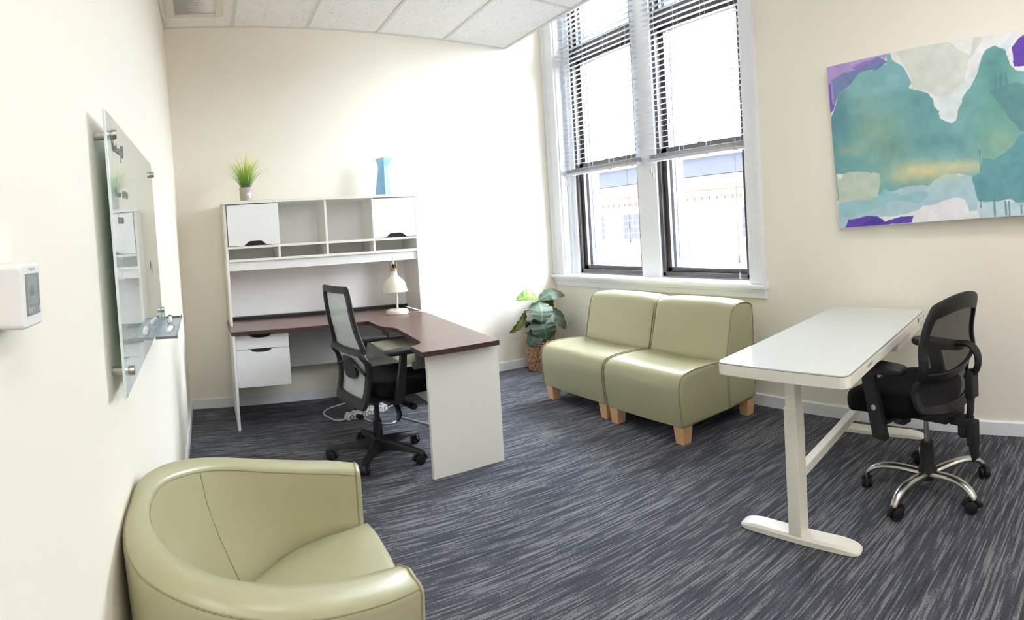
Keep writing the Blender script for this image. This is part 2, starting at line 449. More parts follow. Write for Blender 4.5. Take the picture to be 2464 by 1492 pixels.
def window_unit(name, y0, y1):
    z0, z1 = 0.893, OZ1 - 0.015
    f = MB(); d0, d1 = XF, XF + 0.085
    f.box((d0, y0, z0), (d1, y0 + 0.028, z1), 0.003); f.box((d0, y1 - 0.034, z0), (d1, y1, z1), 0.003); f.box((d0, y0, z0), (d1, y1, z0 + 0.034), 0.003); f.box((d0, y0, z1 - 0.03), (d1, y1, z1))
    f.box((d0 + 0.02, y0, 2.945), (d1, y1, 3.065), 0.004)
    root = f.build(name, DARKFRAME); root['kind'] = 'structure'
    # lower sash, upper sash, transom light
    for nm, xa, za, zb, st in (('lower_sash', d0 + 0.028, z0 + 0.034, 1.95, 0.045), ('upper_sash', d0 + 0.06, 1.90, 2.95, 0.042), ('transom_sash', d0 + 0.04, 3.06, z1 - 0.03, 0.03)):
        s = MB(); xb = xa + 0.03
        ya, yb = y0 + 0.028, y1 - 0.034
        s.box((xa, ya, za), (xb, ya + st * 0.35, zb), 0.002); s.box((xa, yb - st, za), (xb, yb, zb), 0.002)
        s.box((xa, ya, za), (xb, yb, za + st * 0.8), 0.002); s.box((xa, ya, zb - 0.045), (xb, yb, zb), 0.002)
        o = s.build(nm, DARKFRAME, root)
        MB().box((xa + 0.013, ya + 0.01, za + 0.02), (xa + 0.018, yb - 0.02, zb - 0.02)).build('pane', GLASS, o)
    lk = MB(); lk.box((d0 + 0.02, (y0 + y1) / 2 - 0.03, 1.95), (d0 + 0.05, (y0 + y1) / 2 + 0.03, 1.957), 0.002)
    lk.tube([(d0 + 0.035, (y0 + y1) / 2, 1.955), (d0 + 0.03, (y0 + y1) / 2 + 0.01, 1.975), (d0 + 0.03, (y0 + y1) / 2 - 0.02, 1.99)], 0.005, 6)
    lk.build('sash_lock', mat('lock_metal', (150, 140, 125), 0.4, metal=0.8), root)
    b_ = MB(); b_.box((d1 + 0.036, y1 - 0.085, z0), (W + 0.31, y1 - 0.02, z1), 0.002); b_.build('brick_mould', mat('shaded_mould', (92, 100, 122), 0.6, var=0.05, spec=0.1), root)  # bluish shade on the white outer jamb, put into its colour
    e = MB(); e.box((d1 + 0.004, y1 - 0.080, z0), (d1 + 0.034, y1 - 0.002, z1), 0.002)
    e.box((d1 + 0.005, y0, z0 - 0.02), (W + 0.33, y1, z0 + 0.028), 0.002)
    e.build('storm_frame', EXTTRIM, root)
    return root
window_unit('window_1', MY1, OY1 - 0.115)
window_unit('window_2', OY0 + 0.085, MY0)

SLAT = mat('blind_slat', (206, 208, 213), 0.4, var=0.01)
CORD = mat('blind_cord', (226, 224, 218), 0.7)
TASSEL = mat('blind_tassel', (188, 182, 172), 0.5)
def blind(y0, y1, zb, label, pull_y, pull_z, tilt_y):
    xc = W + 0.045; yc = (y0 + y1) / 2; L = (y1 - y0) / 2
    t = thing('venetian_blind', label, 'blind', (xc, yc, zb))
    MB().box((-0.03, -L - 0.005, 3.50 - zb), (0.03, L + 0.005, 3.55 - zb), 0.003).build('head_rail', SLAT, t)
    pr = [(-0.026, -0.0005), (-0.013, 0.0022), (0, 0.003), (0.013, 0.0022), (0.026, -0.0005), (0.026, -0.0025), (0.013, 0.0002), (0, 0.001), (-0.013, 0.0002), (-0.026, -0.0025)]
    s0 = MB().prism(pr, 'y', -L, L).build('slat', SLAT, t)
    zs = [0.030 + k * 0.0065 for k in range(5)]
    z = 0.105
    while z + zb < 3.49: zs.append(z); z += 0.0438
    for k, z in enumerate(zs):
        o = s0 if k == 0 else bpy.data.objects.new('slat', s0.data)
        if k: COL.objects.link(o); o.parent = t
        o.location = (random.uniform(-0.001, 0.001), random.uniform(-0.002, 0.002), z)
        o.rotation_euler = (random.uniform(-0.0015, 0.0015), R(-11 + random.uniform(-1.2, 1.2)) if k > 4 else 0, 0)
    MB().box((-0.027, -L, 0.0), (0.027, L, 0.024), 0.005, 3).build('bottom_rail', SLAT, t)
    for fr in (0.1, 0.37, 0.65, 0.93):
        y = L - 2 * L * fr; c = MB()
        for xx in (-0.027, 0.027): c.tube([(xx, y, 0.0), (xx, y, 3.5 - zb)], 0.0011, 5)
        c.tube([(0, y + 0.02, 0.02), (0, y + 0.02, 3.5 - zb)], 0.0011, 5)
        c.build('ladder_cord', CORD, t)
        b = MB(); b.lathe([(0.002, -0.008), (0.011, -0.006), (0.012, 0.0), (0.002, 0.001)], 10, (-0.02, y, 0.0)); b.build('cord_button', TASSEL, t)
    p = MB(); p.tube([(-0.034, pull_y - yc, 3.5 - zb), (-0.034, pull_y - yc, pull_z + 0.12 - zb)], 0.0014, 5); p.tube([(-0.033, pull_y - yc - 0.006, 3.5 - zb), (-0.033, pull_y - yc - 0.006, pull_z - zb)], 0.0010, 5)
    pc = p.build('pull_cord', mat('pull_cord', (170, 166, 160), 0.7), t)
    for zz in (pull_z + 0.12, pull_z):
        MB().lathe([(0.003, 0.02), (0.008, 0.0), (0.008, -0.03), (0.006, -0.032)], 10, (-0.034, pull_y - yc, zz - zb)).build('tassel', TASSEL, pc)
    p = MB()
    for dy, dz in ((0, -0.075), (-0.022, -0.115)):
        p.tube([(-0.032, tilt_y - yc + dy, 0.01), (-0.032, tilt_y - yc + dy, dz + 0.03)], 0.001, 5)
        p.lathe([(0.003, 0.03), (0.007, 0.012), (0.007, -0.016), (0.005, -0.018)], 10, (-0.032, tilt_y - yc + dy, dz))
    p.build('tilt_cord', TASSEL, t)
    return t
blind(-1.235, -0.205, 1.838, 'white venetian blind half raised over the window beside the fig plant corner', -1.11, 1.21, -0.235)
blind(-2.315, -1.352, 1.838, 'white venetian blind half raised over the window nearest the painting', -2.24, 0.93, -1.40)

# ------------------------------------------------------------------ neighbour building outside
BX = 12.43
def brick_mat():
    m = bpy.data.materials.new('pale_brick'); m.use_nodes = True; nt = m.node_tree; p = nt.nodes['Principled BSDF']
    N = nt.nodes.new; L = nt.links.new
    tc = N('ShaderNodeTexCoord'); mp = N('ShaderNodeMapping'); mp.inputs['Rotation'].default_value = (0, R(90), R(90)); L(tc.outputs['Object'], mp.inputs[0])
    b = N('ShaderNodeTexBrick'); b.inputs['Scale'].default_value = 4.2; b.inputs['Mortar Size'].default_value = 0.02
    b.inputs['Color1'].default_value = (*lin((82, 67, 60)), 1); b.inputs['Color2'].default_value = (*lin((75, 60, 53)), 1); b.inputs['Mortar'].default_value = (*lin((86, 76, 70)), 1)
    sw = N('ShaderNodeCombineXYZ'); sp = N('ShaderNodeSeparateXYZ'); L(tc.outputs['Object'], sp.inputs[0]); L(sp.outputs[1], sw.inputs[0]); L(sp.outputs[2], sw.inputs[1])
    L(sw.outputs[0], b.inputs['Vector']); L(b.outputs['Color'], p.inputs['Base Color']); p.inputs['Roughness'].default_value = 0.9; p.inputs['Specular IOR Level'].default_value = 0.0
    return m
BRICK = brick_mat()
bld = thing('brick_building', 'brick building with stone cornice and blue grey roof edge outside the window', 'building', (BX, 7.0, -4.0))
Z = lambda z: z + 4.0
MB().box((0, -16, 0), (4, 14, Z(2.25))).build('wall', BRICK, bld)
cm = mat('cornice_stone', (86, 83, 72), 0.8, spec=0.0, var=0.05, vscale=3)
m_ = MB(); m_.prism([(0, Z(2.25)), (-0.12, Z(2.25)), (-0.14, Z(2.33)), (-0.3, Z(2.4)), (-0.34, Z(2.6)), (0, Z(2.62))], 'y', -16, 14); m_.build('cornice', cm, bld)
MB().box((-0.36, -16, Z(2.615)), (4, 14, Z(3.12))).build('roof_fascia', mat('roof_fascia', (46, 47, 53), 0.6, spec=0.0, var=0.08, vscale=2), bld)
MB().box((-0.5, -16, Z(3.12)), (4, 14, Z(3.2))).build('roof_edge', mat('roof_edge', (140, 140, 140), 0.6, spec=0.0), bld)
DN = mat('dentil_brick', (66, 54, 50), 0.9, spec=0.0, var=0.1)
d0 = None
for k in range(26):
    y = 4.4 - 7 + k * 0.27
    o = MB().box((-0.03, -0.07, -0.035), (0.01, 0.07, 0.035), 0.004).build('dentil', DN, bld) if d0 is None else bpy.data.objects.new('dentil', d0.data)
    if d0 is None: d0 = o
    else: COL.objects.link(o); o.parent = bld
    o.location = (0, y, Z(2.0))
PANE = mat('outside_pane', (46, 46, 51), 0.2, spec=0.0, var=0.1, vscale=1)
SASHW = mat('outside_sash', (88, 84, 82), 0.6, spec=0.0)
for zb, zt in ((0.86, 1.72), (-1.0, -0.05)):
    for y1 in (11.14, 9.32, 7.51, 4.60, 2.78, 0.96):
        y1 -= 7; y0 = y1 - 0.92
        g = MB(); g.box((-0.02, y0, Z(zb)), (0.02, y1, Z(zt))); w_ = g.build('window', SASHW, bld)
        for a in range(4):
            for b in range(4):
                MB().box((-0.03, y0 + 0.03 + a * 0.222, Z(zb) + 0.03 + b * (zt - zb - 0.03) / 4), (-0.015, y0 + 0.22 + a * 0.222, Z(zb) - 0.0 + (b + 1) * (zt - zb - 0.03) / 4)).build('pane', PANE, w_)
gr = MB(); gr.box((W + 0.4, -40, -4.3), (60, 60, -4.0)); struct('ground', gr, mat('bounce_paving', (226, 224, 219), 0.9))  # unseen ground, made pale to bounce light up to the ceiling

# ------------------------------------------------------------------ L-shaped desk
desk = thing('corner_desk', 'L-shaped desk with dark wood top, white panels and two drawers', 'desk', (1.05, -0.95, 0))
TZ0, TZ1 = 0.692, 0.72
EDGE = mat('dark_edge_band', (64, 42, 40), 0.4, var=0.08, vscale=18)
top_ = [(0.355, -0.677), (1.34, -0.677), (1.842, -0.677), (1.852, -0.012), (0.352, -0.012)]
MB().prism(top_, 'z', TZ1 - 0.0012, TZ1).build('desktop', WOOD, desk, world=True)
MB().prism(top_, 'z', TZ0, TZ1 - 0.0013, 0.001).build('edge_band', EDGE, desk, world=True)
inner = [(1.342, -0.690), (1.338, -0.93)] + [p[:2] for p in smooth_path([(1.338, -0.93, 0), (1.352, -1.02, 0), (1.388, -1.085, 0), (1.398, -1.15, 0), (1.392, -1.25, 0)], 5)[1:]] + [(1.36, -1.62)] + \
        [p[:2] for p in smooth_path([(1.36, -1.62, 0), (1.35, -1.70, 0), (1.318, -1.755, 0), (1.258, -1.79, 0)], 5)[1:]]
ret = inner + [(1.250, -1.984), (1.712, -1.953), (1.836, -0.682), (1.342, -0.682)]
MB().prism(ret[::-1], 'z', TZ1 - 0.0012, TZ1).build('return_top', WOOD, desk, world=True)
MB().prism(ret[::-1], 'z', TZ0, TZ1 - 0.0013, 0.001).build('edge_band', EDGE, desk, world=True)
MB().box((0.364, -0.66, 0), (0.383, -0.02, TZ0), 0.001).build('side_panel', LAMINATE, desk, world=True)
MB().box((1.815, -0.62, 0), (1.833, -0.02, TZ0), 0.001).build('side_panel', LAMINATE, desk, world=True)
MB().prism([(1.303, -1.878), (1.306, -1.897), (1.742, -1.872), (1.745, -1.853)], 'z', 0, TZ0, 0.001).build('end_panel', LAMEDGE, desk, world=True)
GREYPANEL = mat('grey_laminate', (205, 206, 206), 0.5, var=0.015)
MB().box((0.383, -0.20, 0.335), (1.815, -0.185, TZ0), 0.001).build('modesty_panel', GREYPANEL, desk, world=True)
MB().prism([(1.585, -1.86), (1.60, -1.86), (1.70, -0.62), (1.685, -0.62)], 'z', 0.24, TZ0, 0.001).build('modesty_panel', LAMINATE, desk, world=True)
m_ = MB(); m_.box((0.386, -0.60, 0.305), (0.764, -0.21, 0.688), 0.001)
ped = m_.build('drawer_cabinet', LAMINATE, desk, world=True)
def notch_front(x0, x1, z0, z1, c, w, d):
    return [(x0, z0), (x1, z0), (x1, z1)] + [(c + w / 2 * math.cos(R(a)), z1 - d * math.sin(R(a)) ** 0.8) for a in range(0, 181, 12)] + [(x0, z1)]
DARKREC = mat('dark_recess', (34, 32, 32), 0.8, var=0.05)
for z0, z1 in ((0.580, 0.678), (0.300, 0.572)):
    d = MB().prism(notch_front(0.386, 0.764, z0, z1, 0.562, 0.145, 0.020), 'y', -0.618, -0.602, 0.001).build('drawer', LAMINATE, desk, world=True)
    MB().box((0.47, -0.606, z1 - 0.026), (0.66, -0.6005, z1 + 0.006)).build('pull_recess', DARKREC, d, world=True)
# keyboard tray with paper-white shelf, on metal slides
TRAYM = mat('tray_laminate', (228, 224, 205), 0.5, var=0.02)
MB().prism([(1.300, -0.86), (1.262, -1.70), (1.56, -1.70), (1.56, -0.86)], 'z', 0.585, 0.603, 0.003).build('keyboard_tray', TRAYM, desk, world=True)
SLM = mat('slide_metal', (120, 122, 122), 0.4, metal=0.6)
m_ = MB(); m_.box((1.29, -1.735, 0.575), (1.60, -1.705, 0.612)); m_.box((1.30, -1.76, 0.60), (1.36, -1.732, 0.692)); m_.build('tray_slide', SLM, desk, world=True)
m_ = MB(); m_.box((1.30, -0.872, 0.575), (1.60, -0.858, 0.612)); m_.box((1.385, -0.88, 0.60), (1.425, -0.84, 0.692)); m_.build('tray_slide', SLM, desk, world=True)

# ------------------------------------------------------------------ hutch
hut = thing('desk_hutch', 'white desk hutch with sliding doors and open cubbies standing on the desk', 'hutch', (1.12, -0.2, 0.72))
HY, HB = -0.37, -0.016
def hb(a, b, name, m=LAMINATE, bev=0.001): return MB().box(a, b, bev).build(name, m, hut, world=True)
hb((0.366, HY, 0.7205), (0.385, HB, 1.664), 'side_panel', LAMEDGE); hb((1.868, HY, 0.7205), (1.887, HB, 1.664), 'side_panel', LAMEDGE)
hb((0.350, HY - 0.014, 1.664), (1.897, HB, 1.688), 'top_board', LAMEDGE, 0.002)
hb((0.385, HB - 0.012, 0.75), (1.868, HB, 1.664), 'back_panel')
hb((0.385, HY, 1.317), (1.868, HB - 0.012, 1.336), 'shelf', LAMEDGE); hb((0.385, HY, 1.216), (1.868, HB - 0.012, 1.235), 'shelf', LAMEDGE)
hb((0.385, HY + 0.020, 1.146), (1.868, HY + 0.036, 1.216), 'valance')
for x in (0.762, 1.134, 1.508):
    hb((x, HY + 0.004, 1.336), (x + 0.018, HB - 0.012, 1.664), 'divider', LAMEDGE)
    hb((x, HY + 0.002, 1.235), (x + 0.018, HB - 0.012, 1.317), 'divider', LAMEDGE)
for x0, x1 in ((0.390, 0.772), (1.510, 1.864)):
    c = (x0 + x1) / 2 + 0.012
    hump = [(c - 0.098, 1.339), (c - 0.085, 1.341), (c - 0.070, 1.352), (c - 0.056, 1.366), (c - 0.04, 1.373), (c + 0.04, 1.373), (c + 0.056, 1.366), (c + 0.070, 1.352), (c + 0.085, 1.341), (c + 0.098, 1.339)]
    dr = MB().prism([(x0, 1.339)] + hump + [(x1, 1.339), (x1, 1.658), (x0, 1.658)], 'y', HY - 0.006, HY + 0.002, 0.001).build('sliding_door', LAMINATE, hut, world=True)
    MB().box((c - 0.11, HY + 0.0025, 1.337), (c + 0.11, HY + 0.0035, 1.385)).build('handle_recess', DARKREC, dr, world=True)
hb((0.392, -0.058, 0.7205), (1.866, -0.030, 0.746), 'cable_strip', mat('black_strip', (20, 18, 20), 0.5))

# ------------------------------------------------------------------ lamp on the desk
lamp = thing('desk_lamp', 'small off-white metal desk lamp with bell shade and brass fitting', 'lamp', (1.648, -0.43, 0.72))
LW = mat('lamp_enamel', (242, 240, 226), 0.35, var=0.01)
MB().lathe([(0.0, 0.0), (0.084, 0.0), (0.088, 0.004), (0.088, 0.022), (0.084, 0.031), (0.076, 0.034), (0.0, 0.036)], 40).build('base', LW, lamp)
MB().lathe([(0.003, 0.0), (0.004, 0.004), (0.0, 0.005)], 10, (-0.028, -0.030, 0.034)).build('switch', BLACK, lamp)
MB().tube([(0.010, 0.02, 0.03), (0.010, 0.02, 0.20), (0.002, 0.012, 0.345)], 0.0085, 12).build('stem', LW, lamp)
sx = -0.008
outer = [(0.100, 0.178), (0.101, 0.182), (0.094, 0.198), (0.090, 0.225), (0.082, 0.252), (0.062, 0.278), (0.040, 0.297), (0.028, 0.313), (0.026, 0.330), (0.026, 0.345), (0.020, 0.347)]
inn = [(r * 0.965, z + 0.001) for r, z in outer[::-1] if r > 0.021]
MB().lathe(outer + inn[::-1][::-1] + [(0.097, 0.178)], 44, (sx, 0, 0), caps=False).build('lamp_shade', LW, lamp)
m_ = MB(); m_.lathe([(0.0, 0.347), (0.030, 0.347), (0.030, 0.353), (0.024, 0.356), (0.024, 0.37), (0.0, 0.37)], 24, (sx, 0, 0))
for s in (-1, 1): m_.box((sx + s * 0.022 - 0.004, -0.009, 0.355), (sx + s * 0.022 + 0.004, 0.009, 0.412), 0.002)
m_.cyl((sx - 0.028, 0, 0.392), (sx + 0.028, 0, 0.392), 0.006, n=10)
m_.build('brass_yoke', BRASS, lamp)
MB().lathe([(0.0, 0.366), (0.017, 0.366), (0.017, 0.395), (0.010, 0.400), (0.0, 0.40)], 20, (sx, 0, 0)).build('socket', BLACK, lamp)
MB().tube([(sx, 0.0, 0.395), (sx - 0.003, 0.006, 0.42), (sx - 0.006, 0.0, 0.455)], [0.006, 0.005, 0.004], 8).build('lever', CHROME, lamp)
cb = smooth_path([(1.72, -0.44, 0.726), (1.80, -0.46, 0.7225), (1.86, -0.47, 0.7225), (1.90, -0.49, 0.718), (1.905, -0.50, 0.60)], 6)
MB().tube(cb, 0.0022, 6).build('power_cable', LW, lamp, world=True)

# ------------------------------------------------------------------ vase on the hutch
vase = thing('glass_vase', 'square pale blue glass vase with flared neck on the hutch', 'vase', (1.683, -0.22, 1.6885), rotz=R(24))
VG = see_through('blue_glass', (196, 226, 240), (214, 238, 249), opacity=0.45, rough=0.12)
prof_ = [(0.060, 0.0), (0.059, 0.05), (0.050, 0.14), (0.041, 0.21), (0.038, 0.245), (0.039, 0.262), (0.052, 0.315)]
rings = []
for h, z in prof_: rings.append([(x, y, z) for x, y in rrect(2 * h, 2 * h, h * 0.18, 3)])
for h, z in prof_[::-1]: rings.append([(x, y, max(z, 0.014)) for x, y in rrect(2 * h - 0.010, 2 * h - 0.010, h * 0.14, 3)])
MB().loft(rings).build('vase_body', VG, vase)

# ------------------------------------------------------------------ grass plant on the hutch
gp = thing('potted_grass', 'bright green spiky grass in a grey pot on the hutch', 'plant', (0.556, -0.235, 1.6885)); gp['kind'] = 'thing'
POT = mat('grey_ceramic', (176, 166, 160), 0.6, var=0.03, vscale=20)
pot = MB().lathe([(0.0, 0.0), (0.044, 0.0), (0.046, 0.004), (0.051, 0.112), (0.050, 0.115), (0.046, 0.113), (0.044, 0.09), (0.0, 0.09)], 36).build('pot', POT, gp)
WHT = mat('white_print', (240, 240, 244), 0.6, var=0)
m_ = MB()
def on_pot(a, z, r=0.0): return ((0.046 + 0.005 * z / 0.112 + 0.0006 + r) * math.cos(a), (0.046 + 0.005 * z / 0.112 + 0.0006 + r) * math.sin(a), z)
def patch(ca, cz, da, dz, rot=0):
    n = 14; c, s_ = math.cos(rot), math.sin(rot)
    v = [on_pot(ca, cz)] + [on_pot(ca + (da * math.cos(2 * math.pi * i / n) * c - dz * math.sin(2 * math.pi * i / n) * s_) / 0.049, cz + da * math.cos(2 * math.pi * i / n) * s_ + dz * math.sin(2 * math.pi * i / n) * c) for i in range(n)]
    m_.add(v, [(0, 1 + i, 1 + (i + 1) % n) for i in range(n)])
pa = R(-58)
patch(pa, 0.066, 0.006, 0.007); patch(pa, 0.046, 0.008, 0.019)
for dz_, q_ in ((0.064, 0.3), (0.056, -0.2)):
    patch(pa + 0.30, dz_, 0.012, 0.005, q_); patch(pa - 0.30, dz_, 0.012, 0.005, -q_)
for s_ in (-1, 1): patch(pa + s_ * 0.07, 0.078, 0.0012, 0.006, s_ * 0.4)
m_.build('bee_print', WHT, pot)
MB().lathe([(0.0, 0.0885), (0.044, 0.0885), (0.035, 0.096), (0.0, 0.1)], 20).build('soil', mat('dark_soil', (40, 34, 28), 0.95, var=0.3, vscale=60), gp)
def grass_mat():
    m = bpy.data.materials.new('grass_blade'); m.use_nodes = True; nt = m.node_tree; p = nt.nodes['Principled BSDF']
    tc = nt.nodes.new('ShaderNodeTexCoord'); sp = nt.nodes.new('ShaderNodeSeparateXYZ'); nt.links.new(tc.outputs['Object'], sp.inputs[0])
    mr = nt.nodes.new('ShaderNodeMapRange'); mr.inputs['From Min'].default_value = 0.1; mr.inputs['From Max'].default_value = 0.34; nt.links.new(sp.outputs[2], mr.inputs[0])
    cr = nt.nodes.new('ShaderNodeValToRGB'); e = cr.color_ramp.elements
    e[0].color = (*lin((52, 84, 36)), 1); e[1].color = (*lin((232, 240, 110)), 1); k = e.new(0.4); k.color = (*lin((120, 168, 54)), 1)
    nt.links.new(mr.outputs[0], cr.inputs[0]); nt.links.new(cr.outputs[0], p.inputs['Base Color']); p.inputs['Roughness'].default_value = 0.5
    return m
GRASS = grass_mat()
rg = random.Random(11)
def blade(m_, a, r0, L, lean, droop, w):
    base = Vector((r0 * math.cos(a), r0 * math.sin(a), 0.092)); d = Vector((math.cos(a), math.sin(a), 0)); sd = Vector((-math.sin(a), math.cos(a), 0))
    p = base.copy(); th = lean * 0.25; n = 8; L_ = L / n; v = []; f = []
    for i in range(n + 1):
        ww = w * (1 - (i / n) ** 1.8) * (0.6 + 0.4 * min(1, i / 2)) + 0.0002
        v += [tuple(p - sd * ww), tuple(p + sd * ww)]
        th = lean * (0.25 + 0.75 * i / n) + droop * (i / n) ** 2
        p = p + (d * math.sin(th) + Vector((0, 0, 1)) * math.cos(th)) * L_
    for i in range(n): f.append((2 * i, 2 * i + 1, 2 * i + 3, 2 * i + 2))
    m_.add(v, f)
for k in range(135):
    m_ = MB(); a = rg.uniform(0, 2 * math.pi); u = rg.random()
    lean = 0.15 + 1.45 * u ** 1.05 
    blade(m_, a, rg.uniform(0.004, 0.036), rg.uniform(0.25, 0.34) * (1.0 - 0.10 * u), lean, rg.uniform(0.0, 0.55) if rg.random() > 0.08 else rg.uniform(0.9, 1.6), rg.uniform(0.0024, 0.0042))
    m_.build('blade', GRASS, gp, angle=80, recalc=False)

# ------------------------------------------------------------------ fig plant in a woven basket
fig = thing('potted_fig', 'fiddle leaf fig with broad dark leaves in a woven basket', 'plant', (3.085, -0.19, 0))
def basket_mat():
    m = bpy.data.materials.new('woven_seagrass'); m.use_nodes = True; nt = m.node_tree; p = nt.nodes['Principled BSDF']
    N = nt.nodes.new; L = nt.links.new
    tc = N('ShaderNodeTexCoord'); n = N('ShaderNodeTexNoise'); n.inputs['Scale'].default_value = 70; n.inputs['Detail'].default_value = 3; L(tc.outputs['Object'], n.inputs['Vector'])
    cr = N('ShaderNodeValToRGB'); e = cr.color_ramp.elements; e[0].position = 0.33; e[0].color = (*lin((62, 40, 26)), 1); e[1].position = 0.68; e[1].color = (*lin((180, 138, 98)), 1)
    L(n.outputs['Fac'], cr.inputs[0]); L(cr.outputs[0], p.inputs['Base Color']); p.inputs['Roughness'].default_value = 0.8
    b = N('ShaderNodeBump'); b.inputs['Strength'].default_value = 0.7; b.inputs['Distance'].default_value = 0.006; L(n.outputs['Fac'], b.inputs['Height']); L(b.outputs['Normal'], p.inputs['Normal'])
    return m
BASK = basket_mat()
H_ = 0.335
def bwall(r_in):
    def fn(u, v):
        a = 2 * math.pi * u; z = v * H_
        r = (0.114 + 0.018 * v + 0.008 * math.sin(math.pi * v)) + (0.0045 * math.sin(u * 2 * math.pi * 30 + (int(v * 17) % 2) * math.pi) * (1 if not r_in else 0)) + 0.003 * math.sin(v * 17 * 2 * math.pi)
        return ((r - r_in) * math.cos(a), (r - r_in) * math.sin(a), z)
    return fn
m_ = MB(); m_.grid(bwall(0.0), 120, 68); m_.grid(bwall(0.014), 40, 10); m_.lathe([(0.0, 0.001), (0.112, 0.001)], 30, caps=False)
bk = m_.build('basket', BASK, fig, angle=60)
rim = [(0.128 * math.cos(2 * math.pi * i / 72), 0.128 * math.sin(2 * math.pi * i / 72), H_ + 0.004 * math.sin(i * 2.4)) for i in range(72)]
MB().tube(rim, [0.011 + 0.002 * math.sin(i * 1.7) for i in range(72)], 8, closed=True).build('rim', BASK, bk)
MB().lathe([(0.0, 0.29), (0.122, 0.285)], 24, caps=False).build('soil', MATS['dark_soil'], fig)
LEAFS = {}
def leaf_mat(nm, dark, light):
    if nm in LEAFS: return LEAFS[nm]
    m = bpy.data.materials.new(nm); m.use_nodes = True; nt = m.node_tree; p = nt.nodes['Principled BSDF']
    N = nt.nodes.new; L = nt.links.new
    at = N('ShaderNodeAttribute'); at.attribute_name = 'vein'
    tc = N('ShaderNodeTexCoord'); n = N('ShaderNodeTexNoise'); n.inputs['Scale'].default_value = 25; L(tc.outputs['Object'], n.inputs['Vector'])
    mx = N('ShaderNodeMix'); mx.data_type = 'RGBA'; mx.inputs[6].default_value = (*lin(dark), 1); mx.inputs[7].default_value = (*lin(light), 1)
    a = N('ShaderNodeMath'); a.operation = 'MULTIPLY_ADD'; a.inputs[1].default_value = 0.35; L(n.outputs['Fac'], a.inputs[0]); L(at.outputs['Fac'], a.inputs[2])
    L(a.outputs[0], mx.inputs[0]); L(mx.outputs[2], p.inputs['Base Color']); p.inputs['Roughness'].default_value = 0.42
    LEAFS[nm] = m; return m
LG = leaf_mat('leaf_grey_green', (46, 68, 52), (138, 158, 138)); LD = leaf_mat('leaf_dark_green', (18, 40, 24), (70, 100, 74)); LL = leaf_mat('leaf_light_green', (88, 120, 48), (170, 190, 110)); LO = leaf_mat('leaf_olive', (62, 72, 26), (110, 116, 60))
def leaf(base, tip, width, nrm, m, cup=0.15, arch=0.12, stem=None):
    b, t = Vector(base), Vector(tip); t = b + (t - b) * 1.06; width *= 1.22; ax = t - b; L = ax.length; ax.normalize(); n = Vector(nrm); n = (n - ax * n.dot(ax)).normalized(); s = ax.cross(n)
    nu, nv = 12, 18; v = []; vein = []; f = []
    for j in range(nv + 1):
        q_ = j / nv
        w = width / 2 * (max(0.0, math.sin(math.pi * min(1, q_ ** 0.72))) ** 0.62) * (0.62 + 0.42 * q_) * (1 + 0.05 * math.sin(q_ * 22))
        if j == nv: w = 0.001
        w = max(w, 0.002)
        for i in range(nu + 1):
            a = (i / nu - 0.5) * 2
            p = b + ax * (L * q_) + s * (w * a) + n * (arch * L * math.sin(math.pi * q_) - arch * 0.8 * L * q_ * q_ + cup * w * (abs(a) ** 1.4) + 0.006 * math.sin(abs(a) * 3 + q_ * 34) * abs(a))
            v.append(p)
            mid = max(0, 1 - abs(a) * 9); side = max(0, 1 - abs(((q_ * 9 - abs(a) * 1.6) % 1) - 0.5) * 9) * 0.35
            vein.append(min(1, 0.38 * mid + side * 0.7))
    for j in range(nv):
        for i in range(nu):
            k = j * (nu + 1) + i; f.append((k, k + 1, k + nu + 2, k + nu + 1))
    o_ = MB(); o_.add(v, f)
    # give the blade a little thickness
    k0 = len(o_.v); o_.v += [tuple(Vector(p) - n * 0.0012) for p in v]
    o_.f += [tuple(k0 + i for i in ff[::-1]) for ff in f]
    ob = o_.build('leaf', m, fig, world=True, angle=70, recalc=False)
    at = ob.data.attributes.new('vein', 'FLOAT', 'POINT'); at.data.foreach_set('value', vein + vein)
    if stem is not None:
        MB().tube(smooth_path([stem, (Vector(stem) + b) / 2 + Vector((0, 0, 0.01)), b], 4), 0.004, 6).build('leaf_stalk', mat('stalk_green', (92, 104, 60), 0.6), fig, world=True)
tr = [(3.085, -0.19, 0.28), (3.09, -0.195, 0.45), (3.082, -0.20, 0.58), (3.080, -0.20, 0.655)]
MB().tube(smooth_path(tr, 5), 0.008, 8).build('stem', mat('stem_bark', (84, 74, 48), 0.8, var=0.2), fig, world=True)
T = lambda z: (3.085, -0.195, z)
leaf((3.075, -0.20, 0.665), (2.865, -0.235, 0.712), 0.155, (0.15, -0.62, 0.75), LL, 0.25, 0.20)
leaf((3.09, -0.20, 0.662), (3.375, -0.20, 0.705), 0.15, (-0.1, -0.60, 0.8), LG, -0.1, 0.16)
leaf((3.07, -0.225, 0.648), (3.025, -0.345, 0.495), 0.235, (-0.15, -0.9, 0.45), LG, -0.05, 0.16, T(0.62))
leaf((3.13, -0.165, 0.525), (3.27, -0.12, 0.655), 0.15, (-0.5, -0.8, -0.2), LO, 0.2, 0.0, T(0.5))
leaf((3.11, -0.215, 0.525), (3.335, -0.28, 0.395), 0.185, (0.1, -0.75, 0.65), LG, -0.1, 0.2, T(0.5))
leaf((3.16, -0.18, 0.545), (3.405, -0.20, 0.37), 0.17, (0.35, -0.7, 0.62), LG, 0.05, 0.16, T(0.5))
leaf((2.93, -0.21, 0.575), (2.757, -0.26, 0.405), 0.105, (0.55, -0.80, 0.1), LO, 0.25, 0.1, T(0.56))
leaf((2.96, -0.20, 0.47), (2.835, -0.22, 0.442), 0.055, (0.0, -0.7, 0.7), LD, 0.2, 0.1, T(0.45))
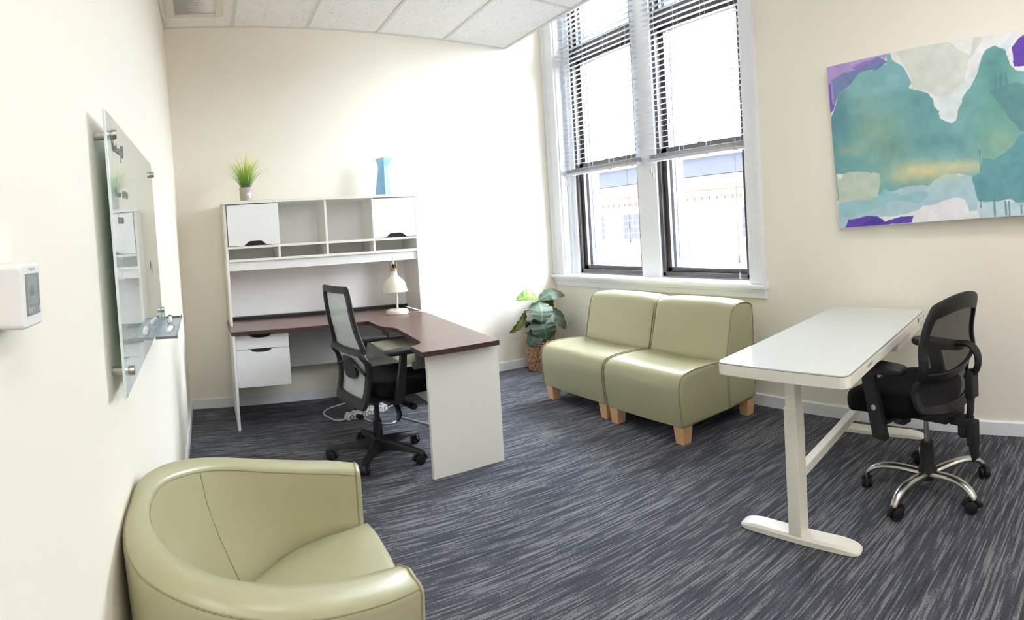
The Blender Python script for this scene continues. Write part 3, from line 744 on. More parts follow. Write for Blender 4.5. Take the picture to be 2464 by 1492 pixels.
leaf((3.05, -0.24, 0.515), (3.055, -0.35, 0.315), 0.265, (-0.1, -0.92, 0.35), LD, -0.08, 0.14, T(0.49))
leaf((3.05, -0.25, 0.375), (2.905, -0.31, 0.285), 0.155, (-0.2, -0.8, 0.55), LD, -0.1, 0.2, T(0.40))
leaf((3.11, -0.21, 0.44), (3.20, -0.27, 0.330), 0.16, (0.3, -0.8, 0.4), LD, 0.1, 0.1, T(0.42))
leaf((3.08, -0.15, 0.45), (3.02, -0.06, 0.40), 0.15, (-0.3, 0.5, 0.8), LD, 0.1, 0.1, T(0.43))

# ------------------------------------------------------------------ two modular lounge seats
def lounge(name, y0, y1, label, dx=0.0):
    yc = (y0 + y1) / 2; hw = (y1 - y0) / 2
    t = thing(name, label, 'chair', (2.93 + dx, yc, 0), group='sage leather lounge seats')
    X0 = -2.93
    def body(prof, crown, dish=0.0):
        """profile (x,z) swept across the width with rounded side edges"""
        c = Vector((sum(p[0] for p in prof) / len(prof), sum(p[1] for p in prof) / len(prof)))
        rings = []
        for s_, inset in ((-1, 0.030), (-1, 0.012), (-1, 0.003), (-1, 0.0), (-0.86, -0.001), (-0.6, -0.003), (-0.3, -0.0045), (0, -0.005), (0.3, -0.0045), (0.6, -0.003), (0.86, -0.001), (1, 0.0), (1, 0.003), (1, 0.012), (1, 0.030)):
            e = inset
            yy = s_ * hw
            if abs(s_) == 1: yy = s_ * (hw - {0.030: 0.0, 0.012: 0.004, 0.003: 0.012, 0.0: 0.022}[inset])
            ring = []
            for k, p in enumerate(prof):
                a, b = prof[k - 1], prof[(k + 1) % len(prof)]
                tx, tz = b[0] - a[0], b[1] - a[1]; l = math.hypot(tx, tz) or 1; nx, nz = tz / l, -tx / l
                dz = -dish * (1 - s_ * s_) * p[2] if len(p) > 2 else 0
                dz -= crown * max(0.0, min(1.0, (p[1] - 0.68) / 0.10)) * abs(yy / hw) ** 7
                if e > 0:
                    q_ = c - Vector(p[:2]); q_ = q_.normalized() * e * 1.15; ring.append((p[0] + q_.x + X0, yy, p[1] + q_.y + dz))
                else: ring.append((p[0] - nx * e + X0, yy, p[1] - nz * e + dz))
            rings.append(ring)
        return rings
    sp = smooth_path([(2.585, 0.115, 0), (2.574, 0.20, 0), (2.566, 0.30, 0), (2.568, 0.36, 0), (2.585, 0.402, 0), (2.625, 0.428, 0), (2.70, 0.440, 0), (2.82, 0.440, 0), (2.92, 0.434, 0), (3.00, 0.428, 0)], 5)
    seat = [(p.x, p.y, max(0, min(1, (p.x - 2.62) / 0.15)) if p.y > 0.42 else 0.0) for p in sp] + [(3.012, 0.40), (3.016, 0.108), (2.66, 0.104), (2.61, 0.106)]
    seat = [p if len(p) == 3 else (*p, 0) for p in seat]
    seat = seat[::-1]
    m_ = MB(); m_.wn = True; m_.loft(body(seat, 0.0, dish=0.022)).build('seat', LEATHER, t, angle=50)
    bp_ = smooth_path([(2.995, 0.42, 0), (3.02, 0.52, 0), (3.048, 0.64, 0), (3.070, 0.73, 0), (3.090, 0.772, 0), (3.125, 0.793, 0), (3.18, 0.797, 0), (3.24, 0.790, 0), (3.275, 0.772, 0), (3.288, 0.74, 0), (3.290, 0.50, 0), (3.285, 0.12, 0)], 5)
    back = [(p.x, p.y, 0) for p in bp_] + [(3.019, 0.106, 0), (3.005, 0.36, 0)]
    back = back[::-1]
    m_ = MB(); m_.wn = True; m_.loft(body(back, 0.020)).build('backrest', LEATHER, t, angle=50)
    for s_ in (-1, 1):
        y = s_ * (hw - 0.006)
        MB().tube([(p.x + X0, y, p.y) for p in sp[::2]], 0.0042, 6).build('piping', PIPING, t)
        MB().tube([(p.x + X0, y, p.y - 0.020 * 0.95 * max(0.0, min(1.0, (p.y - 0.68) / 0.10))) for p in bp_[::2]], 0.0042, 6).build('piping', PIPING, t)
    for x, sx_ in ((2.635, 1), (3.245, -1)):
        for s_ in (-1, 1):
            a, b = 0.040, 0.031; cx, cy = x + X0, s_ * (hw - 0.055)
            MB().loft([[(cx + u * a, cy + v * a, 0.106) for u, v in ((-1, -1), (1, -1), (1, 1), (-1, 1))], [(cx + u * b, cy + v * b, 0.0) for u, v in ((-1, -1), (1, -1), (1, 1), (-1, 1))]]).build('leg', MAPLE, t)
    return t
lounge('lounge_chair', -1.752, -1.005, 'armless sage green leather lounge seat on maple legs beside the fig plant')
lounge('lounge_chair', -2.462, -1.768, 'armless sage green leather lounge seat on maple legs nearest the white standing desk', -0.012)

# ------------------------------------------------------------------ tub armchair
arm = thing('tub_armchair', 'rounded sage green leather tub armchair against the left wall', 'armchair', (0.32, -3.42, 0))
PZ = lambda x: 0.80 - 0.29 * x
outer = [(0.622, -2.972), (0.54, -2.982), (0.46, -3.018), (0.335, -3.075), (0.204, -3.138), (0.126, -3.197), (0.074, -3.262), (0.034, -3.343), (0.012, -3.425), (0.007, -3.51), (0.010, -3.60), (0.028, -3.69), (0.062, -3.765), (0.116, -3.802), (0.18, -3.818), (0.243, -3.819), (0.31, -3.808), (0.381, -3.786), (0.461, -3.749), (0.523, -3.716), (0.578, -3.680)]
inner = [(0.606, -3.066), (0.54, -3.076), (0.486, -3.095), (0.405, -3.123), (0.328, -3.15), (0.254, -3.176), (0.2, -3.206), (0.148, -3.254), (0.101, -3.32), (0.073, -3.385), (0.060, -3.463), (0.061, -3.54), (0.077, -3.612), (0.101, -3.659), (0.132, -3.693), (0.168, -3.715), (0.203, -3.724), (0.25, -3.724), (0.298, -3.717), (0.347, -3.704), (0.401, -3.683), (0.459, -3.658), (0.506, -3.634), (0.548, -3.614)]
outer = [(max(x, 0.015), y) for x, y in outer]
NS = 72
# match the two curves by arc position
O = resample(smooth_path([(*p, 0) for p in outer], 8), NS); I = resample(smooth_path([(*p, 0) for p in inner], 8), NS)
CC = Vector((0.33, -3.40, 0))
SEATZ = 0.462
def sect(o, i, k):
    """closed cross-section of the tub wall from outside bottom over the rim to the seat"""
    w = (i - o); L = w.length; w.normalize()
    fr = min(k, NS - 1 - k) / (NS - 1)                     # 0 at the arm ends
    deep = max(0.0, min(1.0, (fr - 0.10) / 0.25)); deep = deep * deep * (3 - 2 * deep)
    zo, zi = PZ(o.x), PZ(i.x)
    pts = []
    for q_, off in ((0.07, 0.070), (0.25, 0.052), (0.45, 0.030), (0.60, 0.014)):
        pts.append(Vector((o.x, o.y, 0)) + w * (off * (0.5 + 0.5 * deep)) + Vector((0, 0, q_ * zo / 0.8)))
    for a in (0, 25, 50, 75): pts.append(o + w * (0.030 * (1 - math.cos(R(a)))) + Vector((0, 0, zo - 0.034 + 0.030 * math.sin(R(a)))))
    pts.append(o + w * (L * 0.5) + Vector((0, 0, (zo + zi) / 2 + 0.004)))
    for a in (75, 50, 25, 0): pts.append(i - w * (0.016 * (1 - math.cos(R(a)))) + Vector((0, 0, zi - 0.020 + 0.016 * math.sin(R(a)))))
    # inside wall leans in towards the seat at the back
    lean = 0.012 + 0.105 * deep
    zs_ = SEATZ - 0.06
    for q_ in (0.25, 0.5, 0.75, 1.0):
        z = (zi - 0.02) * (1 - q_) + zs_ * q_
        pts.append(i + w * (lean * (q_ ** 1.5)) + Vector((0, 0, z)))
    pts.append(i + w * lean + Vector((0, 0, 0.07)))
    return pts
rings = [sect(O[k], I[k], k) for k in range(NS)]
# round the arm ends off
def endcap(ring, d):
    c = sum(ring, Vector()) / len(ring)
    return [[c + (p - c) * s_ + d * e for p in ring] for s_, e in ((0.84, 0.020), (0.93, 0.018), (0.975, 0.012), (0.995, 0.005), (1.0, 0.0))]
d0_ = (rings[0][8] - rings[1][8]); d0_.z = 0; d0_.normalize(); d1_ = (rings[-1][8] - rings[-2][8]); d1_.z = 0; d1_.normalize()
full = endcap(rings[0], d0_) + rings[1:-1] + endcap(rings[-1], d1_)[::-1]
MB().loft(full).build('tub_shell', LEATHER, arm, world=True, angle=75)
for j_ in (12, 5): MB().tube([r_[j_] for r_ in full[3:-3]], 0.0017, 6).build('seam', SEAM, arm, world=True)
for k in (24, 50):
    MB().tube(smooth_path([rings[k][j] for j in range(12, 17)], 4), 0.0016, 6).build('seam', SEAM, arm, world=True)
for rg_ in (full[3], full[-4]):
    MB().tube([rg_[j] for j in range(1, 17)], 0.0026, 6).build('piping', SEAM, arm, world=True)
# seat cushion
so = [rings[k][16] for k in range(0, NS, 2)]
front = [Vector((0.640, -3.40, 0)), Vector((0.650, -3.25, 0)), Vector((0.652, -3.12, 0))]
plan = [Vector((p.x, p.y, 0)) for p in so]
plan = [Vector((0.645, -3.062, 0))] + plan[1:-1] + [Vector((0.60, -3.60, 0))] + front
pc = sum(plan, Vector()) / len(plan)
def ringz(s_, z, crown=0): return [pc + (p - pc) * s_ + Vector((0, 0, z)) for p in plan]
MB().loft([ringz(0.97, 0.10), ringz(0.99, 0.30), ringz(1.0, SEATZ - 0.045), ringz(0.995, SEATZ - 0.022), ringz(0.965, SEATZ - 0.006), ringz(0.90, SEATZ), ringz(0.6, SEATZ + 0.008), ringz(0.2, SEATZ + 0.010)]).build('seat_cushion', LEATHER, arm, world=True, angle=60)
for x, y in ((0.16, -3.30), (0.16, -3.66), (0.55, -3.08), (0.52, -3.62)):
    MB().cyl((x, y, 0.0), (x, y, 0.075), 0.018, 0.026, 12).build('foot', mat('dark_foot', (50, 40, 32), 0.5), arm, world=True)

# ------------------------------------------------------------------ office chairs (local: x forward, y to the chair's left, z up)
def ring_frame(mb, out2, in2, xf, half):
    """a flat frame between two outlines of the same length, mapped by xf(y, z) -> x, with softened edges"""
    n = len(out2); rings = []
    for k in range(n):
        o, i = Vector(out2[k]), Vector(in2[k]); d = (i - o)
        sec = []
        for q_, h in ((0.0, 0.5), (0.12, 1.0), (0.88, 1.0), (1.0, 0.5), (1.0, -0.5), (0.88, -1.0), (0.12, -1.0), (0.0, -0.5)):
            p = o + d * q_; sec.append((xf(p.x, p.y) + h * half, p.x, p.y))
        rings.append(sec)
    return mb.loft(rings, closed=True)
def caster(parent, x, y, ang, hood):
    c = MB(); M = Matrix.Translation((x, y, 0)) @ Matrix.Rotation(ang, 4, 'Z')
    c.cyl((0, 0, 0.040), (0, 0, 0.068), 0.008, n=10, M=M)
    c.tube([(0.034 * math.cos(R(a)) + 0.012, 0, 0.030 + 0.031 * math.sin(R(a))) for a in range(0, 181, 20)], 0.010, 8, M=M, flat=1.5)
    o = c.build('caster', hood, parent)
    for s_ in (-1, 1):
        w = MB(); w.lathe([(0.0, 0.0), (0.020, 0.0), (0.027, 0.004), (0.029, 0.010), (0.028, 0.016), (0.022, 0.019), (0.0, 0.019)], 20, M=M @ Matrix.Translation((0.012, s_ * 0.006, 0.0295)) @ Matrix.Rotation(R(-90 * s_), 4, 'X'))
        w.build('wheel', hood, o)
def cushion(mb, L, Wd, z0, z1, xc=0, e=0.30, front_drop=0.0, dish=0.0):
    rings = []
    n = 56
    for q_, s_ in ((0.0, 0.80), (0.03, 0.90), (0.15, 0.965), (0.4, 1.0), (0.65, 1.0), (0.85, 0.975), (0.96, 0.92), (1.0, 0.82)):
        ring = []
        for k in range(n):
            a = 2 * math.pi * k / n; ca, sa = math.cos(a), math.sin(a)
            x = math.copysign(abs(ca) ** e, ca) * L / 2; y = math.copysign(abs(sa) ** e, sa) * Wd / 2 * (1.0 + 0.04 * ca)
            ss = 1 - (1 - s_) * 0.6
            xx = x * ss
            z = z0 + (z1 - z0) * q_ - front_drop * max(0, xx / (L / 2)) ** 2.5
            ring.append((xc + xx, y * ss, z))
        rings.append(ring)
    top = rings[-1]
    for s_ in (0.7, 0.35, 0.05):
        rings.append([(xc + (p[0] - xc) * s_, p[1] * s_, z1 - front_drop * max(0, (p[0] - xc) * s_ / (L / 2)) ** 2.5 - dish * (1 - s_)) for p in top])
    return mb.loft(rings)

MESHW = see_through('pale_mesh', (222, 232, 235), opacity=0.8, rough=0.8, stripes=('Z', 55, 0.74, 0.99))
MESHB = see_through('black_mesh', (16, 16, 18), opacity=0.7, rough=0.8, stripes=('DIAGONAL', 95, 0.70, 0.97))

# chair at the L-shaped desk
c1 = thing('office_chair', 'black task chair with pale mesh back on black base at the corner desk', 'chair', (1.146, -1.44, 0), rotz=R(9.5))
for k in range(5):
    a = R(12 + 72 * k); d = Vector((math.cos(a), math.sin(a), 0)); s = Vector((-d.y, d.x, 0))
    rings = []
    for r, zt, zb, w in ((0.03, 0.118, 0.045, 0.030), (0.10, 0.112, 0.062, 0.025), (0.20, 0.098, 0.066, 0.021), (0.285, 0.082, 0.060, 0.018), (0.305, 0.076, 0.060, 0.014)):
        p = d * r
        rings.append([p + s * w + Vector((0, 0, zb)), p + s * w * 0.9 + Vector((0, 0, zt - 0.008)), p + s * w * 0.55 + Vector((0, 0, zt)), p - s * w * 0.55 + Vector((0, 0, zt)), p - s * w * 0.9 + Vector((0, 0, zt - 0.008)), p - s * w + Vector((0, 0, zb))])
    MB().loft(rings).build('base_arm', BLACK, c1)
    caster(c1, d.x * 0.288, d.y * 0.288, a + R(70 + 40 * k), BLACK)
m_ = MB(); m_.lathe([(0.0, 0.035), (0.030, 0.035), (0.040, 0.05), (0.042, 0.118), (0.032, 0.128), (0.0, 0.128)], 24); m_.build('hub', BLACK, c1)
m_ = MB(); m_.lathe([(0.0, 0.12), (0.027, 0.12), (0.027, 0.225), (0.0, 0.225)], 20); m_.lathe([(0.0, 0.22), (0.0155, 0.22), (0.0155, 0.38), (0.0, 0.38)], 16); m_.build('gas_lift', BLACK, c1)
m_ = MB(); m_.box((-0.13, -0.075, 0.355), (0.10, 0.075, 0.408), 0.012); m_.prism([(-0.145, 0.36), (-0.10, 0.36), (-0.05, 0.40), (-0.145, 0.405)], 'y', -0.06, 0.06, 0.006); m_.build('tilt_mechanism', BLACK, c1)
m_ = MB(); m_.tube([(0.06, -0.06, 0.37), (0.10, -0.15, 0.345), (0.12, -0.185, 0.335)], [0.012, 0.012, 0.015], 10); m_.lathe([(0.0, -0.02), (0.019, -0.02), (0.021, 0.0), (0.017, 0.02), (0.0, 0.02)], 16, M=Matrix.Translation((0.132, -0.205, 0.332)) @ Matrix.Rotation(R(90), 4, 'X'))
m_.tube([(0.04, -0.08, 0.37), (0.06, -0.15, 0.335), (0.055, -0.185, 0.295), (0.03, -0.20, 0.262)], [0.010, 0.018, 0.020, 0.008], 8, flat=0.45); m_.build('lever', BLACK, c1)
m_ = MB(); cushion(m_, 0.45, 0.46, 0.408, 0.505, xc=0.135, front_drop=0.02, dish=0.008); m_.build('seat', BLACKFAB, c1)
for s in (1, -1):
    m_ = MB()
    y = s * 0.262
    m_.loft([[(x0 + u * (0.030 - 0.012 * (z - 0.38) / 0.28), y + s * o_ + v * 0.012, z) for u, v in ((-1, -1), (1, -1), (1, 1), (-1, 1))] for x0, o_, z in ((0.015, -0.04, 0.385), (0.020, -0.005, 0.40), (0.030, 0.004, 0.48), (0.048, 0.004, 0.58), (0.062, -0.006, 0.655), (0.064, -0.008, 0.664))])
    m_.box((-0.02, min(y, y - s * 0.12), 0.378), (0.045, max(y, y - s * 0.12), 0.396), 0.006)
    m_.build('arm_post', BLACK, c1)
    m_ = MB(); cushion(m_, 0.255, 0.085, 0.660, 0.688, xc=0.085, e=0.42); m_.v = [(x, yy + s * 0.25, z) for x, yy, z in m_.v]
    m_.build('armrest', BLACK, c1)
# backrest: tall upper frame and a lower frame meeting in a belt
def bx1(y, z):
    lean = -0.175 - 0.055 * max(0, (z - 0.70) / 0.36) - 0.01 * math.sin(max(0, min(1, (z - 0.70) / 0.36)) * math.pi)
    if z < 0.70: lean = -0.175 + 0.028 * math.sin(min(1, (0.70 - z) / 0.33) * math.pi) - 0.020 * math.exp(-((z - 0.665) / 0.03) ** 2)
    return lean + 0.9 * (y * y) * 0.55
def wid(z): return 0.205 + 0.032 * math.exp(-((z - 0.64) / 0.10) ** 2) - 0.022 * max(0, (z - 0.72) / 0.36)
def outl(z0, z1, r, ins=0.0, it=0.0, ib=0.0):
    pts = rrect(2.0, (z1 - it) - (z0 + ib), r, 7, 0, ((z1 - it) + (z0 + ib)) / 2)
    dense = []
    for a, b in zip(pts, pts[1:] + pts[:1]):
        k = max(1, int(math.hypot((b[0] - a[0]) * 0.2, b[1] - a[1]) / 0.02))
        dense += [(a[0] + (b[0] - a[0]) * i / k, a[1] + (b[1] - a[1]) * i / k) for i in range(k)]
    return [(p[0] * (wid(p[1]) - ins), p[1]) for p in dense]
def even(pts, n):
    q_ = resample([(*p, 0) for p in pts + pts[:1]], n + 1)[:-1]; return [(p.x, p.y) for p in q_]
NB = 96
def frame_part(name, z0, z1, ins, it, ib, xf, m, parent, r=0.10, r2=0.07, half=0.011):
    o = even(outl(z0, z1, r), NB); i = even(outl(z0, z1, r2, ins, it, ib), NB)
    mb_ = MB(); ring_frame(mb_, o, i, xf, half); return mb_.build(name, m, parent)
frame_part('back_frame', 0.665, 1.068, 0.030, 0.042, 0.036, bx1, BLACK, c1)
frame_part('back_frame', 0.352, 0.700, 0.036, 0.032, 0.062, lambda y, z: bx1(y, z) - 0.002, BLACK, c1, half=0.014)
m_ = MB(); m_.grid(lambda u, v: (bx1((u * 2 - 1) * (wid(0.70 + v * 0.335) - 0.026), 0.70 + v * 0.335) + 0.010 + 0.02 * (1 - v) * 0.3, (u * 2 - 1) * (wid(0.70 + v * 0.335) - 0.026), 0.695 + v * 0.338), 12, 20)
m_.build('mesh_panel', MESHW, c1, recalc=False)
m_ = MB(); m_.grid(lambda u, v: (bx1((u * 2 - 1) * 0.20, 0.40 + v * 0.28) + 0.014, (u * 2 - 1) * (wid(0.40 + v * 0.28) - 0.026), 0.395 + v * 0.285), 12, 14)
m_.build('mesh_panel', MESHW, c1, recalc=False)
m_ = MB(); rl = [(p[0], p[1]) for p in rrect(0.17, 0.13, 0.05, 6, 0.0, 0.575)]
m_.loft([[(bx1(y * 0.6, z) - 0.010, y * s_, 0.575 + (z - 0.575) * s_) for y, z in rl] for s_ in (0.85, 1.0)] + [[(bx1(y * 0.6, z) + 0.004, y * s_, 0.575 + (z - 0.575) * s_) for y, z in rl] for s_ in (1.0, 0.85)])
m_.tube([(bx1(0, 0.6) - 0.002, 0.08, 0.60), (bx1(0, 0.6) + 0.006, 0.195, 0.56)], 0.010, 8); m_.tube([(bx1(0, 0.6) - 0.002, -0.08, 0.60), (bx1(0, 0.6) + 0.006, -0.195, 0.56)], 0.010, 8)
m_.build('lumbar_pad', BLACK, c1)
m_ = MB(); m_.prism([(-0.158, 0.362), (-0.158, 0.390), (-0.10, 0.40), (-0.05, 0.39), (-0.05, 0.362)], 'y', -0.055, 0.055, 0.008); m_.build('back_bracket', BLACK, c1)

# chair at the standing desk
c2 = thing('office_chair', 'black mesh task chair with polished metal base at the white standing desk', 'chair', (2.69, -3.85, 0), rotz=R(77))
for k in range(5):
    a = R(-51 + 72 * k); d = Vector((math.cos(a), math.sin(a), 0))
    path = [d * r + Vector((0, 0, z)) for r, z in ((0.02, 0.090), (0.08, 0.102), (0.15, 0.112), (0.215, 0.110), (0.262, 0.094), (0.288, 0.070), (0.295, 0.058))]
    MB().tube(smooth_path(path, 4), [0.025 - 0.009 * i / 24 for i in range(25)], 12, flat=0.72).build('base_arm', CHROME, c2)
    caster(c2, d.x * 0.295, d.y * 0.295, a + R(60 + 50 * k), BLACK)
MB().lathe([(0.0, 0.062), (0.028, 0.062), (0.044, 0.075), (0.046, 0.11), (0.036, 0.135), (0.033, 0.20), (0.029, 0.245), (0.0, 0.245)], 24).build('hub', BLACK, c2)
MB().lathe([(0.0, 0.24), (0.0125, 0.24), (0.0125, 0.40), (0.0, 0.40)], 16).build('gas_lift', CHROME, c2)
m_ = MB(); m_.box((-0.16, -0.085, 0.375), (0.09, 0.085, 0.425), 0.012); m_.box((-0.235, -0.035, 0.36), (-0.14, 0.035, 0.40), 0.008)
m_.lathe([(0.0, -0.03), (0.024, -0.03), (0.03, -0.02), (0.03, 0.02), (0.024, 0.03), (0.0, 0.03)], 16, M=Matrix.Translation((-0.20, 0.0, 0.335)))
m_.box((0.04, 0.06, 0.35), (0.10, 0.12, 0.38), 0.006)
m_.build('tilt_mechanism', BLACK, c2)
m_ = MB(); cushion(m_, 0.42, 0.48, 0.425, 0.53, xc=0.105, e=0.42, front_drop=0.035, dish=0.008); m_.build('seat', BLACKFAB, c2)
for s in (1, -1):
    m_ = MB(); y = s * 0.265
    m_.loft([[(x0 + u * w, y + s * o_ + v * 0.012, z) for u, v in ((-1, -1), (1, -1), (1, 1), (-1, 1))] for x0, o_, z, w in ((0.055, -0.002, 0.335, 0.026), (0.060, 0.0, 0.345, 0.036), (0.078, 0.002, 0.44, 0.036), (0.100, 0.004, 0.55, 0.034), (0.115, 0.0, 0.62, 0.036), (0.12, -0.004, 0.64, 0.05))])
    m_.box((0.03, min(y, y - s * 0.14), 0.40), (0.09, max(y, y - s * 0.14), 0.418), 0.006)
    p_ = m_.build('arm_post', BLACK, c2)
    MB().lathe([(0.0, -0.004), (0.013, -0.004), (0.013, 0.005), (0.010, 0.008), (0.0, 0.010)], 18, M=Matrix.Translation((0.083, y + s * 0.014, 0.478)) @ Matrix.Rotation(R(-90 * s), 4, 'X')).build('arm_knob', mat('grey_knob', (170, 170, 174), 0.4), p_)
    m_ = MB(); cushion(m_, 0.295, 0.112, 0.636, 0.670, xc=0.080, e=0.62); m_.v = [(x, yy + s * 0.255, z + 0.05 * max(0, x - 0.05)) for x, yy, z in m_.v]
    m_.build('armrest', BLACK, c2)
def bx2(y, z):
    u = y / 0.238
    return -0.168 - 0.088 * max(-0.12, (z - 0.60) / 0.40) + 0.05 * u * u - 0.03 * math.exp(-((z - 0.66) / 0.07) ** 2) + 0.035 - 0.28 * max(0.0, 0.60 - z)
def wid2(z): return 0.238 - 0.028 * max(0, (z - 0.66) / 0.26)
def outl2(z0, z1, r, ins=0.0, it=0.0, ib=0.0, ct=0.045, cb=-0.035):
    pts = rrect(2.0, (z1 - it) - (z0 + ib), r, 7, 0, ((z1 - it) + (z0 + ib)) / 2); dense = []
    for a, b in zip(pts, pts[1:] + pts[:1]):
        k = max(1, int(math.hypot((b[0] - a[0]) * 0.2, b[1] - a[1]) / 0.02))
        dense += [(a[0] + (b[0] - a[0]) * i / k, a[1] + (b[1] - a[1]) * i / k) for i in range(k)]
    zm = (z0 + z1) / 2; h = (z1 - z0) / 2; out = []
    for p in dense:
        f = (p[1] - zm) / h
        out.append((p[0] * (wid2(p[1]) - ins), p[1] + (ct if f > 0 else -cb * -1) * abs(f) * (1 - p[0] ** 2) * (1 if f > 0 else 1)))
    return out
def frame2(name, z0, z1, ins, it, ib, ct, cb, m, parent, half=0.012, r=0.12, r2=0.08):
    o = even(outl2(z0, z1, r, 0, 0, 0, ct, cb), NB); i = even(outl2(z0, z1, r2, ins, it, ib, ct, cb), NB)
    mb_ = MB(); ring_frame(mb_, o, i, bx2, half); return mb_.build(name, m, parent)
frame2('back_frame', 0.600, 0.925, 0.034, 0.062, 0.036, 0.045, -0.03, BLACK, c2)
frame2('lumbar_frame', 0.470, 0.612, 0.026, 0.012, 0.028, -0.02, -0.045, BLACK, c2, half=0.010, r=0.065, r2=0.05)
def mesh2(z0, z1, ct, cb):
    def fn(u, v):
        a = u * 2 - 1; z = z0 + (z1 - z0) * v; zz = z + (ct * v + cb * (1 - v)) * (1 - a * a); y = a * (wid2(z) - 0.02)
        return (bx2(y, zz) + 0.004, y, zz)
    return fn
MB().grid(mesh2(0.618, 0.885, 0.045, -0.03), 16, 16).build('mesh_panel', MESHB, c2, recalc=False)
MB().grid(mesh2(0.488, 0.606, -0.02, -0.045), 16, 8).build('mesh_panel', MESHB, c2, recalc=False)
m_ = MB()
m_.tube(smooth_path([(-0.185, 0, 0.385), (-0.225, 0, 0.40), (-0.236, 0, 0.48), (-0.24, 0, 0.58), (-0.236, 0, 0.62)], 4), 0.026, 8, flat=0.5)
m_.box((-0.262, -0.032, 0.49), (-0.222, 0.032, 0.615), 0.008)
m_.tube(smooth_path([(-0.215, 0, 0.585), (-0.255, 0, 0.605), (-0.276, 0, 0.65), (-0.270, 0, 0.70), (-0.235, 0, 0.735), (-0.175, 0, 0.735)], 5), 0.023, 10, flat=0.62)
m_.build('back_spine', BLACK, c2)
m_ = MB(); m_.box((-0.262, -0.03, 0.27), (-0.222, 0.03, 0.385), 0.008); m_.prism([(-0.262, 0.21), (-0.244, 0.20), (-0.222, 0.30), (-0.262, 0.30)], 'y', -0.022, 0.022, 0.005); m_.build('height_lever', BLACK, c2)

# ------------------------------------------------------------------ standing desk
SDA = R(9.3)
sd = thing('standing_desk', 'white height adjustable standing desk with glossy glass top', 'desk', (2.645, -3.44, 0), rotz=SDA)
L2, D2, ZT = 0.705, 0.290, 0.757
GL = mat('white_glass_top', (217, 222, 222), 0.06, var=0.004, spec=0.6)
MB().prism(rrect(2 * L2, 2 * D2, 0.035, 6), 'z', ZT - 0.050, ZT - 0.006, 0.003).build('desk_body', POWDER, sd)
MB().prism(rrect(2 * L2 - 0.006, 2 * D2 - 0.006, 0.033, 6), 'z', ZT - 0.0055, ZT, 0.001).build('glass_top', GL, sd)
MB().prism(rrect(2 * L2 - 0.002, 2 * D2 - 0.002, 0.034, 6), 'z', ZT - 0.0065, ZT - 0.0050).build('edge_gasket', mat('grey_gasket', (120, 118, 112), 0.6), sd)
FEET = ((-0.530, 0.02, 0.0), (0.640, 0.0, 0.0))
for x, yo, _ in FEET:
    n_ = 'leg'
    MB().box((x - 0.040, yo - 0.030, 0.03), (x + 0.040, yo + 0.030, 0.56), 0.005).build('lower_leg', POWDER, sd)
    MB().box((x - 0.034, yo - 0.024, 0.55), (x + 0.034, yo + 0.024, ZT - 0.05), 0.004).build('upper_leg', POWDER, sd)
    ft = [(yo - 0.285, 0.0), (yo + 0.285, 0.0), (yo + 0.290, 0.012), (yo + 0.25, 0.026), (yo + 0.20, 0.032), (yo - 0.20, 0.032), (yo - 0.25, 0.026), (yo - 0.290, 0.012)]
    m_ = MB()
    rings = []
    for yy, w, zt in ((-0.278, 0.016, 0.010), (-0.272, 0.028, 0.016), (-0.256, 0.036, 0.022), (-0.23, 0.040, 0.028), (-0.19, 0.041, 0.033), (0.19, 0.041, 0.033), (0.23, 0.040, 0.028), (0.256, 0.036, 0.022), (0.272, 0.028, 0.016), (0.278, 0.016, 0.010)):
        rings.append([(x - w, yo + yy, 0.003), (x - w, yo + yy, zt * 0.7), (x - w * 0.8, yo + yy, zt), (x + w * 0.8, yo + yy, zt), (x + w, yo + yy, zt * 0.7), (x + w, yo + yy, 0.003)])
    m_.loft(rings).build('foot', POWDER, sd)
    m_ = MB(); m_.box((x - 0.045, yo - 0.2, ZT - 0.062), (x + 0.045, yo + 0.2, ZT - 0.050), 0.003)
    for dy in (-0.025, 0.03): m_.lathe([(0.0, -0.008), (0.006, -0.008), (0.006, 0.0), (0.0, 0.0)], 10, (x - 0.05, yo + dy, ZT - 0.052))
    m_.build('bracket', POWDER, sd)
m_ = MB(); m_.box((FEET[0][0] + 0.04, -0.012, 0.255), (FEET[1][0] - 0.04, 0.03, 0.295), 0.004); m_.build('crossbar', POWDER, sd)
m_ = MB(); m_.box((-0.40, -0.05, ZT - 0.085), (0.55, 0.09, ZT - 0.05), 0.004); m_.build('beam', POWDER, sd)
# drawer under the long edge, with its slit and control keys
dr = MB().box((-0.30, -D2 - 0.0015, ZT - 0.052), (0.36, -D2 + 0.25, ZT - 0.012), 0.003).build('drawer', POWDER, sd)
MB().prism([(-D2 + 0.01, ZT - 0.095), (-D2 + 0.12, ZT - 0.095), (-D2 + 0.13, ZT - 0.05), (-D2 + 0.004, ZT - 0.05)], 'x', 0.05, 0.60, 0.003).build('drawer_tray', POWDER, sd)
DK = mat('grey_print', (58, 50, 38), 0.6, var=0)
def text(body, size, m, parent, M, name='lettering', off=0.0):
    cu = bpy.data.curves.new('t', 'FONT'); cu.body = body; cu.size = size; cu.align_x = 'CENTER'; cu.align_y = 'CENTER'; cu.extrude = off; cu.resolution_u = 2
    o = bpy.data.objects.new('t', cu); COL.objects.link(o)
    dg = bpy.context.evaluated_depsgraph_get(); me = bpy.data.meshes.new_from_object(o.evaluated_get(dg)); bpy.data.objects.remove(o); bpy.data.curves.remove(cu)
    me.transform(M); me.name = name; me.materials.clear(); me.materials.append(m)
    q_ = bpy.data.objects.new(name, me); COL.objects.link(q_); q_.parent = parent; return q_
FR = Matrix(((1, 0, 0, 0), (0, 0, -1, 0), (0, 1, 0, 0), (0, 0, 0, 1)))       # text facing -y
